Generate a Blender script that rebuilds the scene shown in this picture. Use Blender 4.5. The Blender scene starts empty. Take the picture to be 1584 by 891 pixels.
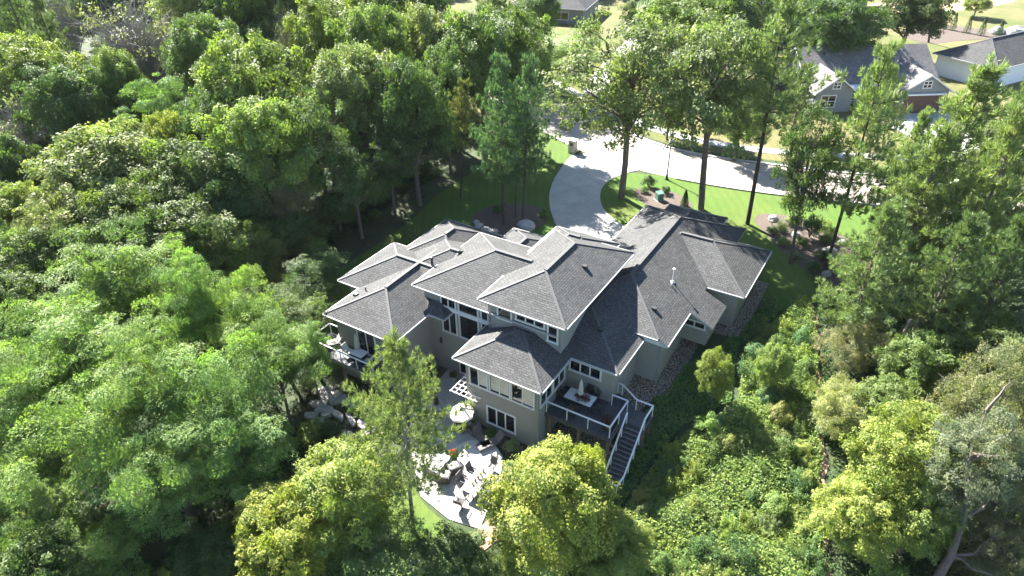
import bpy, bmesh, math, random
import numpy as np
from mathutils import Vector, Matrix, noise

# ------------------------------------------------------------------ camera, sky, sun, exposure
scene = bpy.context.scene
COL = scene.collection
R = math.radians
CAM_P, CAM_ROLL, CAM_H = R(34.0), R(-0.8), 33.0
cam_d = bpy.data.cameras.new("camera")
cam = bpy.data.objects.new("camera", cam_d)
COL.objects.link(cam)
cam_d.sensor_width = 36.0
cam_d.lens = 1059.0 / 1584.0 * 36.0
cam_d.clip_end = 6000.0
_c, _s = math.cos(CAM_P), math.sin(CAM_P)
_F = Vector((0, _c, -_s)); _R0 = Vector((1, 0, 0)); _U0 = Vector((0, _s, _c))
_R = _R0 * math.cos(CAM_ROLL) + _U0 * math.sin(CAM_ROLL)
_U = _U0 * math.cos(CAM_ROLL) - _R0 * math.sin(CAM_ROLL)
_m = Matrix((_R, _U, -_F)).transposed().to_4x4()
_m.translation = Vector((0, 0, CAM_H))
cam.matrix_world = _m
scene.camera = cam

SUN_EL, SUN_AZ = R(39.8), math.atan2(0.845, -0.535)      # sun stands beyond the house, to the left
SUN_DIR = Vector((math.cos(SUN_EL) * math.cos(SUN_AZ), math.cos(SUN_EL) * math.sin(SUN_AZ), math.sin(SUN_EL)))
world = bpy.data.worlds.new("World")
scene.world = world
world.use_nodes = True
_nt = world.node_tree
_bg = _nt.nodes["Background"]
_sky = _nt.nodes.new("ShaderNodeTexSky")
_sky.sky_type = 'NISHITA'
_sky.sun_disc = False
_sky.sun_elevation = SUN_EL
_sky.sun_rotation = math.atan2(SUN_DIR.x, SUN_DIR.y)
_sky.air_density = 0.8
_sky.dust_density = 0.35
_nt.links.new(_sky.outputs[0], _bg.inputs[0])
_bg.inputs[1].default_value = 0.062
sun_d = bpy.data.lights.new("sun", 'SUN')
sun_d.energy = 5.0
sun_d.angle = R(0.55)
sun_d.color = (1.0, 0.96, 0.90)
sun = bpy.data.objects.new("sun", sun_d)
COL.objects.link(sun)
sun.rotation_euler = SUN_DIR.to_track_quat('Z', 'Y').to_euler()
scene.view_settings.view_transform = 'Standard'
scene.view_settings.look = 'None'
scene.view_settings.gamma = 1.0
scene.view_settings.use_curve_mapping = False
scene.view_settings.exposure = 2.66
scene.render.engine = 'CYCLES'
scene.cycles.max_bounces = 6
scene.cycles.transparent_max_bounces = 6
scene.cycles.use_denoising = True

# ------------------------------------------------------------------ helpers
HO = Vector((3.52649544, 35.33075081))                  # origin of the house frame
HANG = R(-32.0)
HA = Vector((math.cos(HANG), math.sin(HANG)))           # house axis a (along the garden front)
HB = Vector((-math.sin(HANG), math.cos(HANG)))          # house axis b (towards the street)

def hw(a, b, z=0.0):
    p = HO + HA * a + HB * b
    return Vector((p.x, p.y, z))

def to_house(x, y):
    q = Vector((x, y)) - HO
    return q.dot(HA), q.dot(HB)

def smooth(x):
    x = min(1.0, max(0.0, x))
    return x * x * (3 - 2 * x)

_BX = [-400, -60, -12, -2, 6, 14.5, 20, 400]
_BZ = [-6, -5, -3.4, -2.95, -1.0, -.5, 0, 0]
def ground_z(x, y):
    a, b = to_house(x, y)
    z = float(np.interp(b, _BX, _BZ))
    k = smooth((a + 17) / 3) * smooth((3.2 - a) / 2.2) * smooth((4.5 - b) / 2) * smooth((b + 16) / 5)
    return z * (1 - k) - 3.05 * k

def empty(name, loc, rotz=0.0, label=None, cat=None, group=None):
    o = bpy.data.objects.new(name, None)
    o.empty_display_size = 0.3
    COL.objects.link(o)
    o.location = loc
    o.rotation_euler = (0, 0, rotz)
    return tag(o, label, cat, group)

def tag(o, label=None, cat=None, group=None, kind=None):
    if label: o['label'] = label
    if cat: o['category'] = cat
    if group: o['group'] = group
    if kind: o['kind'] = kind
    return o

def link(name, me, parent=None):
    o = bpy.data.objects.new(name, me)
    COL.objects.link(o)
    if parent is not None:
        o.parent = parent
    return o

def copy_tree(o, parent=None):
    c = o.copy()
    COL.objects.link(c)
    if parent is not None:
        c.parent = parent
    for ch in list(o.children):
        copy_tree(ch, c)
    return c

class MB:
    """collects boxes, prisms, tubes and lathed bodies into one mesh"""
    def __init__(self):
        self.v = []; self.f = []; self.mi = []; self.uv = {}
    def face(self, pts, m=0, uv=None):
        n = len(self.v)
        self.v += [tuple(p) for p in pts]
        self.f.append(tuple(range(n, n + len(pts)))); self.mi.append(m)
        if uv: self.uv[len(self.f) - 1] = uv
        return self
    def hexa(self, b4, t4, m=0):
        n = len(self.v)
        self.v += [tuple(p) for p in b4] + [tuple(p) for p in t4]
        for q in ((3, 2, 1, 0), (4, 5, 6, 7), (0, 1, 5, 4), (1, 2, 6, 5), (2, 3, 7, 6), (3, 0, 4, 7)):
            self.f.append(tuple(n + i for i in q)); self.mi.append(m)
        return self
    def box(self, x0, x1, y0, y1, z0, z1, m=0):
        return self.hexa([(x0, y0, z0), (x1, y0, z0), (x1, y1, z0), (x0, y1, z0)],
                         [(x0, y0, z1), (x1, y0, z1), (x1, y1, z1), (x0, y1, z1)], m)
    def cbox(self, c, sx, sy, sz, rz=0.0, m=0, tilt=0.0):
        M = Matrix.Translation(c) @ Matrix.Rotation(rz, 4, 'Z') @ Matrix.Rotation(tilt, 4, 'X')
        q = [M @ Vector((x * sx / 2, y * sy / 2, z * sz / 2)) for z in (-1, 1) for x, y in ((-1, -1), (1, -1), (1, 1), (-1, 1))]
        return self.hexa(q[:4], q[4:], m)
    def bar(self, p, q, w, h, m=0):
        p, q = Vector(p), Vector(q)
        d = (q - p).normalized()
        s = d.cross(Vector((0, 0, 1)))
        s = Vector((1, 0, 0)) if s.length < 1e-4 else s.normalized()
        u = s.cross(d).normalized()
        s *= w / 2; u *= h / 2
        return self.hexa([p - s - u, p + s - u, p + s + u, p - s + u], [q - s - u, q + s - u, q + s + u, q - s + u], m)
    def tube(self, pts, rad, n=8, m=0, cap=True):
        pts = [Vector(p) for p in pts]
        rad = rad if isinstance(rad, (list, tuple)) else [rad] * len(pts)
        base = len(self.v)
        ref = None
        for i, p in enumerate(pts):
            d = (pts[min(i + 1, len(pts) - 1)] - pts[max(i - 1, 0)])
            d = d.normalized() if d.length > 1e-6 else Vector((0, 0, 1))
            if ref is None:
                ref = Vector((1, 0, 0)) if abs(d.x) < .8 else Vector((0, 1, 0))
            u = (ref - d * ref.dot(d)).normalized(); ref = u
            w = d.cross(u)
            for k in range(n):
                t = 2 * math.pi * k / n
                self.v.append(tuple(p + (u * math.cos(t) + w * math.sin(t)) * rad[i]))
        for i in range(len(pts) - 1):
            for k in range(n):
                a = base + i * n + k; b = base + i * n + (k + 1) % n
                self.f.append((a, b, b + n, a + n)); self.mi.append(m)
        if cap:
            self.f.append(tuple(base + k for k in reversed(range(n)))); self.mi.append(m)
            e = base + (len(pts) - 1) * n
            self.f.append(tuple(e + k for k in range(n))); self.mi.append(m)
        return self
    def lathe(self, c, prof, n=16, m=0):
        return self.tube([(c[0], c[1], c[2] + z) for r_, z in prof], [max(r_, 1e-3) for r_, z in prof], n, m)
    def prism(self, poly, z0, z1, m=0):
        n = len(self.v); k = len(poly)
        self.v += [(p[0], p[1], z0) for p in poly] + [(p[0], p[1], z1) for p in poly]
        self.f.append(tuple(n + i for i in reversed(range(k)))); self.mi.append(m)
        self.f.append(tuple(n + k + i for i in range(k))); self.mi.append(m)
        for i in range(k):
            j = (i + 1) % k
            self.f.append((n + i, n + j, n + k + j, n + k + i)); self.mi.append(m)
        return self
    def mesh(self, name, mats, smooth_=False):
        me = bpy.data.meshes.new(name)
        me.from_pydata(self.v, [], self.f)
        mats = mats if isinstance(mats, (list, tuple)) else [mats]
        for q in mats: me.materials.append(q)
        me.polygons.foreach_set("material_index", self.mi)
        if self.uv:
            uvl = me.uv_layers.new(name="UVMap")
            for fi, uvs in self.uv.items():
                for li, t in zip(me.polygons[fi].loop_indices, uvs):
                    uvl.data[li].uv = t
        if smooth_:
            me.polygons.foreach_set("use_smooth", [True] * len(me.polygons))
        me.update()
        return me
    def build(self, name, mats, parent=None, smooth_=False):
        return link(name, self.mesh(name, mats, smooth_), parent)

# ------------------------------------------------------------------ materials
def new_mat(name):
    m = bpy.data.materials.new(name)
    m.use_nodes = True
    return m, m.node_tree.nodes, m.node_tree.links, m.node_tree.nodes["Principled BSDF"]

def mixc(N, Lk, fac, a, b, mode='MIX'):
    x = N.new("ShaderNodeMix"); x.data_type = 'RGBA'; x.blend_type = mode
    for sock, val in ((x.inputs[0], fac), (x.inputs[6], a), (x.inputs[7], b)):
        if isinstance(val, (int, float)): sock.default_value = val
        elif isinstance(val, tuple): sock.default_value = (*val, 1.0)[:4]
        else: Lk.new(val, sock)
    return x.outputs[2]

def nse(N, Lk, scale, detail=4, rough=.6, coord='Object', vec=None):
    t = N.new("ShaderNodeTexNoise"); t.inputs['Scale'].default_value = scale
    t.inputs['Detail'].default_value = detail; t.inputs['Roughness'].default_value = rough
    if vec is None:
        tc = N.new("ShaderNodeTexCoord"); vec = tc.outputs[coord]
    Lk.new(vec, t.inputs['Vector'])
    return t.outputs['Fac']

def ramp(N, Lk, fac, stops):
    r = N.new("ShaderNodeValToRGB")
    el = r.color_ramp.elements
    while len(el) < len(stops): el.new(0.5)
    for e, (p, c) in zip(el, stops):
        e.position = p; e.color = (*c, 1)
    Lk.new(fac, r.inputs[0])
    return r.outputs[0]

def plain(name, col, rough=.6, metal=0.0, var=.12, scale=6.0, bump=0.0, spec=.4):
    m, N, Lk, P = new_mat(name)
    f = nse(N, Lk, scale, 6)
    c = ramp(N, Lk, f, [(.25, tuple(v * (1 - var) for v in col)), (.75, tuple(min(1, v * (1 + var)) for v in col))])
    Lk.new(c, P.inputs['Base Color'])
    P.inputs['Roughness'].default_value = rough; P.inputs['Metallic'].default_value = metal
    P.inputs['Specular IOR Level'].default_value = spec
    if bump:
        b = N.new("ShaderNodeBump"); b.inputs['Strength'].default_value = bump; b.inputs['Distance'].default_value = .03
        Lk.new(nse(N, Lk, scale * 4, 4), b.inputs['Height']); Lk.new(b.outputs[0], P.inputs['Normal'])
    return m

def shingle_mat(name, c0, c1, mortar, bw=.36, rh=.17):
    m, N, Lk, P = new_mat(name)
    uv = N.new("ShaderNodeUVMap")
    br = N.new("ShaderNodeTexBrick")
    br.inputs['Scale'].default_value = 1.0
    br.inputs['Brick Width'].default_value = bw; br.inputs['Row Height'].default_value = rh
    br.inputs['Mortar Size'].default_value = .022; br.inputs['Mortar Smooth'].default_value = .3
    br.inputs['Bias'].default_value = -.1
    br.inputs['Color1'].default_value = (*c0, 1); br.inputs['Color2'].default_value = (*c1, 1)
    br.inputs['Mortar'].default_value = (*mortar, 1)
    br.offset = .37; br.squash = 1.0
    Lk.new(uv.outputs[0], br.inputs['Vector'])
    f = nse(N, Lk, .55, 5)
    c = mixc(N, Lk, .35, br.outputs['Color'], ramp(N, Lk, f, [(.3, (.6, .6, .6)), (.7, (1.35, 1.34, 1.32))]), 'MULTIPLY')
    g = nse(N, Lk, 11, 3)
    c = mixc(N, Lk, .8, c, ramp(N, Lk, g, [(.35, (.62, .62, .63)), (.65, (1.4, 1.4, 1.39))]), 'MULTIPLY')
    Lk.new(c, P.inputs['Base Color'])
    P.inputs['Roughness'].default_value = .8
    P.inputs['Specular IOR Level'].default_value = .12
    b = N.new("ShaderNodeBump"); b.inputs['Strength'].default_value = .5; b.inputs['Distance'].default_value = .02
    Lk.new(br.outputs['Fac'], b.inputs['Height']); b.invert = True
    Lk.new(b.outputs[0], P.inputs['Normal'])
    return m

def plank_mat(name, c0, c1, gap, w=.14, axis=0, rough=.6):
    m, N, Lk, P = new_mat(name)
    tc = N.new("ShaderNodeTexCoord"); mp = N.new("ShaderNodeMapping")
    if axis: mp.inputs['Rotation'].default_value = (0, 0, R(90))
    if axis == 2: mp.inputs['Rotation'].default_value = (R(90), 0, R(0))
    Lk.new(tc.outputs['Object'], mp.inputs[0])
    br = N.new("ShaderNodeTexBrick"); br.inputs['Scale'].default_value = 1
    br.inputs['Brick Width'].default_value = 3.4; br.inputs['Row Height'].default_value = w
    br.inputs['Mortar Size'].default_value = .012
    br.inputs['Color1'].default_value = (*c0, 1); br.inputs['Color2'].default_value = (*c1, 1); br.inputs['Mortar'].default_value = (*gap, 1)
    Lk.new(mp.outputs[0], br.inputs[0])
    c = mixc(N, Lk, .5, br.outputs[0], ramp(N, Lk, nse(N, Lk, 3, 6), [(.3, (.75, .75, .75)), (.7, (1.2, 1.2, 1.2))]), 'MULTIPLY')
    Lk.new(c, P.inputs['Base Color']); P.inputs['Roughness'].default_value = rough
    return m

def foliage_mat(name, trans=.36, rough=.55, spec=.2, hue=.05):
    """leaf colour = the tree's own tint (object colour) varied leaf by leaf and twig by twig"""
    m, N, Lk, P = new_mat(name)
    oi = N.new("ShaderNodeObjectInfo"); ge = N.new("ShaderNodeNewGeometry")
    c = mixc(N, Lk, .85, oi.outputs['Color'], ramp(N, Lk, ge.outputs['Random Per Island'],
             [(0, (.5, .6, .55)), (.45, (.95, .98, .9)), (.8, (1.25, 1.2, 1.0)), (1, (1.65, 1.5, 1.4))]), 'MULTIPLY')
    f = nse(N, Lk, .9, 3)
    c = mixc(N, Lk, .7, c, ramp(N, Lk, f, [(.3, (.60, .74, .8)), (.7, (1.38, 1.24, .95))]), 'MULTIPLY')
    Lk.new(c, P.inputs['Base Color'])
    P.inputs['Roughness'].default_value = rough
    P.inputs['Specular IOR Level'].default_value = spec
    tr = N.new("ShaderNodeBsdfTranslucent")
    c2 = mixc(N, Lk, 1.0, c, (1.25, 1.45, .7), 'MULTIPLY')
    Lk.new(c2, tr.inputs[0])
    mx = N.new("ShaderNodeMixShader"); mx.inputs[0].default_value = trans
    Lk.new(P.outputs[0], mx.inputs[1]); Lk.new(tr.outputs[0], mx.inputs[2])
    out = N["Material Output"] if "Material Output" in N else N.new("ShaderNodeOutputMaterial")
    Lk.new(mx.outputs[0], out.inputs[0])
    return m

def ground_mat():
    m, N, Lk, P = new_mat("forest_floor")
    f = nse(N, Lk, .35, 8, .65); g = nse(N, Lk, 2.5, 6, .7)
    c = ramp(N, Lk, f, [(.3, (.020, .030, .012)), (.5, (.035, .055, .018)), (.7, (.06, .06, .03))])
    c = mixc(N, Lk, .6, c, ramp(N, Lk, g, [(.3, (.5, .55, .5)), (.7, (1.5, 1.5, 1.4))]), 'MULTIPLY')
    Lk.new(c, P.inputs['Base Color']); P.inputs['Roughness'].default_value = .95
    return m

def lawn_mat(name, lo, hi, dry):
    m, N, Lk, P = new_mat(name)
    f = nse(N, Lk, .22, 6, .6); g = nse(N, Lk, 7, 5, .75); d = nse(N, Lk, .09, 5, .6)
    c = ramp(N, Lk, f, [(.3, lo), (.7, hi)])
    c = mixc(N, Lk, ramp(N, Lk, d, [(.45, (0, 0, 0)), (.7, (.8, .8, .8))]), c, dry)
    c = mixc(N, Lk, .6, c, ramp(N, Lk, g, [(.3, (.6, .65, .6)), (.7, (1.4, 1.35, 1.3))]), 'MULTIPLY')
    tc = N.new("ShaderNodeTexCoord"); wv = N.new("ShaderNodeTexWave"); wv.inputs['Scale'].default_value = .35; wv.inputs['Distortion'].default_value = 4.0; wv.inputs['Detail'].default_value = 3
    Lk.new(tc.outputs['Object'], wv.inputs['Vector'])
    c = mixc(N, Lk, .3, c, ramp(N, Lk, wv.outputs['Fac'], [(.3, (.82, .85, .8)), (.7, (1.12, 1.12, 1.1))]), 'MULTIPLY')
    w2 = nse(N, Lk, 1.3, 6, .75)
    c = mixc(N, Lk, ramp(N, Lk, w2, [(.58, (0, 0, 0)), (.75, (.7, .7, .7))]), c, tuple(.6 * v for v in dry))
    Lk.new(c, P.inputs['Base Color']); P.inputs['Roughness'].default_value = .9
    P.inputs['Specular IOR Level'].default_value = .15
    b = N.new("ShaderNodeBump"); b.inputs['Strength'].default_value = .6; b.inputs['Distance'].default_value = .06
    Lk.new(nse(N, Lk, 14, 3), b.inputs['Height']); Lk.new(b.outputs[0], P.inputs['Normal'])
    return m

def concrete_mat(name, col, joint, bw, bh, rot=0.0, off=.0):
    m, N, Lk, P = new_mat(name)
    tc = N.new("ShaderNodeTexCoord"); mp = N.new("ShaderNodeMapping"); mp.inputs['Rotation'].default_value = (0, 0, rot)
    Lk.new(tc.outputs['Object'], mp.inputs[0])
    br = N.new("ShaderNodeTexBrick"); br.inputs['Scale'].default_value = 1; br.offset = off
    br.inputs['Brick Width'].default_value = bw; br.inputs['Row Height'].default_value = bh
    br.inputs['Mortar Size'].default_value = .045; br.inputs['Mortar Smooth'].default_value = .2
    br.inputs['Color1'].default_value = (*col, 1); br.inputs['Color2'].default_value = (*[v * .9 for v in col], 1)
    br.inputs['Mortar'].default_value = (*joint, 1)
    Lk.new(mp.outputs[0], br.inputs[0])
    f = nse(N, Lk, .5, 8, .7); g = nse(N, Lk, 9, 5, .7)
    c = mixc(N, Lk, .6, br.outputs[0], ramp(N, Lk, f, [(.3, (.70, .70, .69)), (.7, (1.15, 1.15, 1.15))]), 'MULTIPLY')
    c = mixc(N, Lk, .5, c, ramp(N, Lk, g, [(.3, (.85, .85, .85)), (.7, (1.1, 1.1, 1.1))]), 'MULTIPLY')
    Lk.new(c, P.inputs['Base Color']); P.inputs['Roughness'].default_value = .85
    return m

def pebble_mat(name, cols, scale=7.0):
    m, N, Lk, P = new_mat(name)
    tc = N.new("ShaderNodeTexCoord")
    v = N.new("ShaderNodeTexVoronoi"); v.inputs['Scale'].default_value = scale
    Lk.new(tc.outputs['Object'], v.inputs['Vector'])
    s = N.new("ShaderNodeSeparateColor"); Lk.new(v.outputs['Color'], s.inputs[0])
    c = ramp(N, Lk, s.outputs[0], [(i / (len(cols) - 1), q) for i, q in enumerate(cols)])
    c = mixc(N, Lk, ramp(N, Lk, v.outputs['Distance'], [(.2, (0, 0, 0)), (.6, (1, 1, 1))]), c, (.09, .075, .06))
    Lk.new(c, P.inputs['Base Color']); P.inputs['Roughness'].default_value = .9
    b = N.new("ShaderNodeBump"); b.invert = True; b.inputs['Strength'].default_value = .9; b.inputs['Distance'].default_value = .08
    Lk.new(v.outputs['Distance'], b.inputs['Height']); Lk.new(b.outputs[0], P.inputs['Normal'])
    return m

M = {}
M['ground'] = ground_mat()
M['lawn'] = lawn_mat("watered_lawn", (.055, .108, .020), (.080, .130, .026), (.11, .125, .034))
M['drylawn'] = lawn_mat("dry_lawn", (.075, .10, .032), (.13, .125, .052), (.19, .15, .08))
M['road'] = concrete_mat("street_concrete", (.36, .315, .265), (.25, .22, .19), 4.6, 4.6, R(-24))
M['drive'] = concrete_mat("driveway_concrete", (.40, .385, .36), (.31, .30, .28), 3.0, 3.0, R(-32))
M['walkc'] = concrete_mat("sidewalk_concrete", (.42, .415, .40), (.27, .265, .25), 1.5, 1.5)
M['patio'] = concrete_mat("patio_concrete", (.38, .365, .34), (.46, .44, .41), 1.2, 1.2, R(-32), .5)
M['mulch'] = pebble_mat("mulch", [(.07, .038, .024), (.11, .06, .04), (.14, .085, .06)], 9)
M['dirt'] = plain("trail_dirt", (.30, .20, .13), .95, var=.35, scale=3)
M['pebbles'] = pebble_mat("river_pebbles", [(.36, .28, .21), (.44, .36, .28), (.50, .43, .35), (.30, .24, .18)], 9)
M['shingle'] = shingle_mat("roof_shingle", (.090, .091, .089), (.060, .061, .060), (.042, .042, .042))
M['ridge'] = plain("ridge_shingle", (.075, .075, .075), .7, var=.3, scale=9)
M['stucco'] = plain("stucco", (.245, .242, .222), .9, var=.07, scale=1.5, bump=.25)
M['white'] = plain("white_paint", (.62, .62, .61), .5, var=.05, scale=4)
M['gutter'] = plain("gutter_white", (.36, .36, .35), .45, var=.06, scale=3)
M['soffit'] = plain("soffit", (.5, .5, .48), .8)
m, N, Lk, P = new_mat("window_glass")
P.inputs['Base Color'].default_value = (.012, .014, .016, 1); P.inputs['Roughness'].default_value = .04
P.inputs['Specular IOR Level'].default_value = .7
M['glass'] = m
M['blind'] = plain("window_blind", (.5, .47, .42), .5, var=.25, scale=1.2, spec=.6)
M['dark'] = plain("dark_metal", (.03, .03, .032), .5)
M['deck'] = plank_mat("deck_boards", (.062, .066, .076), (.085, .088, .098), (.02, .02, .022), axis=1)
M['nosing'] = plain('stair_nosing', (.20, .205, .215), .6)
M['rail'] = plain("rail_white", (.66, .66, .65), .35, var=.03)
M['steel'] = plain("steel_post", (.45, .46, .47), .35, .6)
m, N, Lk, P = new_mat("rail_glass")
P.inputs['Base Color'].default_value = (.9, .95, .95, 1); P.inputs['Roughness'].default_value = .02
P.inputs['Transmission Weight'].default_value = 1.0; P.inputs['IOR'].default_value = 1.05
M['railglass'] = m
M['wood'] = plain("weathered_wood", (.16, .12, .085), .85, var=.3, scale=3)
M['canvas'] = plain("umbrella_canvas", (.55, .52, .46), .85, var=.12, scale=8)
M['canvasdark'] = plain("dark_canvas", (.06, .05, .045), .85)
M['canvaswhite'] = plain("white_canvas", (.78, .72, .64), .8, var=.08)
M['wicker'] = plain("wicker", (.055, .048, .045), .8, var=.35, scale=14)
M['sling'] = plain("sling_fabric", (.13, .12, .115), .8, var=.15)
M['stone'] = plain("lannon_stone", (.42, .39, .35), .9, var=.35, scale=2.2, bump=.6)
M['boulder'] = plain("field_boulder", (.34, .32, .29), .9, var=.4, scale=2.5, bump=.6)
M['bark'] = plain("bark", (.13, .105, .085), .95, var=.45, scale=7, bump=.8)
M['barkgrey'] = plain("grey_bark", (.24, .22, .20), .95, var=.4, scale=7, bump=.8)
M['barkdark'] = plain("dark_bark", (.065, .05, .042), .95, var=.4, scale=7, bump=.8)
M['leaf'] = foliage_mat("leaf")
M['needle'] = foliage_mat("needle", .30, .5, .35)
M['pond'] = plain("pond_water", (.008, .012, .011), .05, var=.3, spec=.6)
M['flower'] = plain("red_flowers", (.5, .03, .03), .7, var=.4, scale=20)
M['green'] = plain("utility_green", (.10, .20, .15), .6)
M['siding'] = plank_mat("grey_siding", (.19, .205, .215), (.175, .19, .20), (.11, .12, .125), .16, axis=2)
M['bluewall'] = plain("pale_wall", (.72, .73, .74), .8, var=.05)
M['brown'] = plain("garage_door_brown", (.10, .05, .035), .6, var=.2)
M['pot'] = plain("terracotta_pot", (.12, .09, .075), .8)

# ------------------------------------------------------------------ the ground, street, paths
def axis_coords(fine0, fine1, lo, hi):
    c = list(np.arange(fine0, fine1 + .5, 1.0))
    s, x = 1.0, fine1
    while x < hi:
        s *= 1.35; x += s; c.append(x)
    s, x = 1.0, fine0
    while x > lo:
        s *= 1.35; x -= s; c.insert(0, x)
    return c

GX, GY = axis_coords(-70, 70, -3500, 3500), axis_coords(5, 110, -800, 5000)
gv = [(x, y, ground_z(x, y)) for y in GY for x in GX]
nx = len(GX)
gf = [(j * nx + i, j * nx + i + 1, (j + 1) * nx + i + 1, (j + 1) * nx + i) for j in range(len(GY) - 1) for i in range(nx - 1)]
me = bpy.data.meshes.new("ground"); me.from_pydata(gv, [], gf); me.materials.append(M['ground'])
tag(link("ground", me), kind='structure')

def inside(poly, x, y):
    r = False; n = len(poly); j = n - 1
    for i in range(n):
        xi, yi = poly[i]; xj, yj = poly[j]
        if (yi > y) != (yj > y) and x < (xj - xi) * (y - yi) / (yj - yi) + xi: r = not r
        j = i
    return r

def chaikin(P, k=2, closed=True):
    for _ in range(k):
        q = []
        n = len(P)
        for i in range(n if closed else n - 1):
            a, b = P[i], P[(i + 1) % n]
            q += [(.75 * a[0] + .25 * b[0], .75 * a[1] + .25 * b[1]), (.25 * a[0] + .75 * b[0], .25 * a[1] + .75 * b[1])]
        P = q if closed else [P[0]] + q + [P[-1]]
    return P

def drape(name, poly, dz, mat, step=1.0, thick=0.0):
    """a sheet cut to an outline and laid on the ground"""
    bm = bmesh.new()
    bm.faces.new([bm.verts.new((x, y, 0)) for x, y in poly])
    xs = [p[0] for p in poly]; ys = [p[1] for p in poly]
    for ax, lo, hi in ((0, min(xs), max(xs)), (1, min(ys), max(ys))):
        for k in np.arange(math.ceil(lo), hi, step):
            co = (k, 0, 0) if ax == 0 else (0, k, 0); no = (1, 0, 0) if ax == 0 else (0, 1, 0)
            bmesh.ops.bisect_plane(bm, geom=bm.verts[:] + bm.edges[:] + bm.faces[:], dist=1e-5, plane_co=co, plane_no=no)
    bmesh.ops.triangulate(bm, faces=bm.faces[:])
    for v in bm.verts: v.co.z = ground_z(v.co.x, v.co.y) + dz
    if thick:
        r = bmesh.ops.extrude_face_region(bm, geom=bm.faces[:])
        for v in r['geom']:
            if isinstance(v, bmesh.types.BMVert): v.co.z -= thick
        bmesh.ops.recalc_face_normals(bm, faces=bm.faces[:])
    me = bpy.data.meshes.new(name); bm.to_mesh(me); bm.free(); me.materials.append(mat)
    if not thick:
        for p in me.polygons: pass
    return tag(link(name, me), kind='structure')

ROAD_NEAR = chaikin([(-40, 158), (-8.98, 108.94), (5.2, 83.5), (9.5, 77.35), (14.5, 72.7), (21.06, 68.88), (28.24, 65.94), (38.66, 62.93), (95, 52)], 2, False)
ROAD_FAR = chaikin([(-32, 168), (-12.5, 132), (1.3, 108.5), (10.1, 93.2), (16.2, 82.5), (21.16, 77.53), (28.75, 74.21), (41.15, 69.9), (97, 60)], 2, False)
ROAD = ROAD_NEAR + ROAD_FAR[::-1]
DRIVE = chaikin([(8.2, 79.0), (6.2, 74.6), (4.5, 69.5), (3.9, 64.5), (4.6, 58.5), (7.5, 52.5), (13.5, 48.5), (17, 52), (12.5, 57.6), (9.9, 61.5), (9.3, 65.2), (10.3, 69.6), (13.6, 72.4), (16.6, 73.2)], 2)
LAWN_L = chaikin([(8.0, 79.6), (3.5, 86.5), (-1, 84), (-3.5, 74), (-7.5, 68), (-10.5, 61.5), (-14.5, 56), (-18.2, 51.5), (-19.6, 46), (-16, 40.5), (-8, 46), (0, 56), (6, 55), (6.5, 62), (6, 70), (7.5, 76)], 2)
LAWN_M = chaikin([(15.2, 72.2), (9.8, 71.5), (8.2, 66), (9, 60), (13, 56), (18, 60), (22, 56), (25, 59.6), (27.5, 63.5), (28.5, 66.2), (21, 69.2)], 1)
LAWN_R = chaikin([(20, 58), (22.5, 61), (24.5, 67.4), (31, 65.4), (36, 63.9), (39, 60.5), (36, 55), (31, 50), (26.5, 51), (25.5, 47), (23.3, 43.5), (21, 46), (19, 52)], 2)
FAR_LAWN = [(-34, 172), (-13.5, 136), (0.6, 111), (9, 96.5), (15.5, 85), (20.8, 79.2), (28.5, 75.8), (41, 71.5), (99, 61.5), (150, 90), (150, 230), (-34, 240)]
drape("lawn", LAWN_L, .03, M['lawn'])
drape("lawn", LAWN_M, .03, M['lawn'])
drape("lawn", LAWN_R, .034, M['lawn'])
drape("far_lawn", FAR_LAWN, .02, M['drylawn'], 4.0)
drape("street", ROAD, .05, M['road'], 2.0)
drape("driveway", DRIVE, .07, M['drive'], 1.0, .06)
drape("verge", chaikin([(-20, 120), (-7.8, 108.8), (5, 85.5), (7.6, 79.5), (2.5, 78), (-6, 92)], 1), .025, M['drylawn'])

def ribbon(name, pts, w, z0, z1, mat):
    mb = MB()
    L, Rr = [], []
    for i, p in enumerate(pts):
        a = Vector(pts[max(i - 1, 0)]); b = Vector(pts[min(i + 1, len(pts) - 1)])
        d = (b - a).normalized(); n = Vector((-d.y, d.x))
        L.append(Vector(p) + n * w / 2); Rr.append(Vector(p) - n * w / 2)
    for i in range(len(pts) - 1):
        q = [L[i], Rr[i], Rr[i + 1], L[i + 1]]
        g = [ground_z(v.x, v.y) for v in q]
        mb.hexa([(v.x, v.y, h + z0) for v, h in zip(q, g)], [(v.x, v.y, h + z1) for v, h in zip(q, g)])
    return tag(mb.build(name, mat), kind='structure')

SIDEWALK = chaikin([(-30, 182), (-17.8, 155.5), (-10.5, 140.9), (-1.2, 121.5), (3, 113), (16.84, 87.2), (23.5, 81.3), (29.9, 78.0), (38.6, 76.1), (47.8, 75.2), (61, 73.5), (100, 66)], 2, False)
ribbon("sidewalk", SIDEWALK, 1.6, -.1, .07, M['walkc'])
ribbon("kerb", [p for p in ROAD_FAR], .35, -.1, .17, M['walkc'])
ribbon("kerb", [p for p in ROAD_NEAR if p[0] > 17.5], .35, -.1, .17, M['walkc'])
ribbon("kerb", [p for p in ROAD_NEAR if p[0] < 7.0], .35, -.1, .17, M['walkc'])
drape("neighbour_driveway", [(49.2, 71.5), (51, 80), (48.8, 86.4), (49.4, 90.6), (59.5, 90.6), (59, 86), (57.5, 80), (57.5, 69.3)], .055, M['walkc'], 2.0)
drape("neighbour_driveway", chaikin([(9.5, 95), (14, 112), (21, 128), (25, 140), (32, 138), (27, 124), (20, 108), (14.5, 88)], 2), .056, M['walkc'], 2.0)
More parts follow.
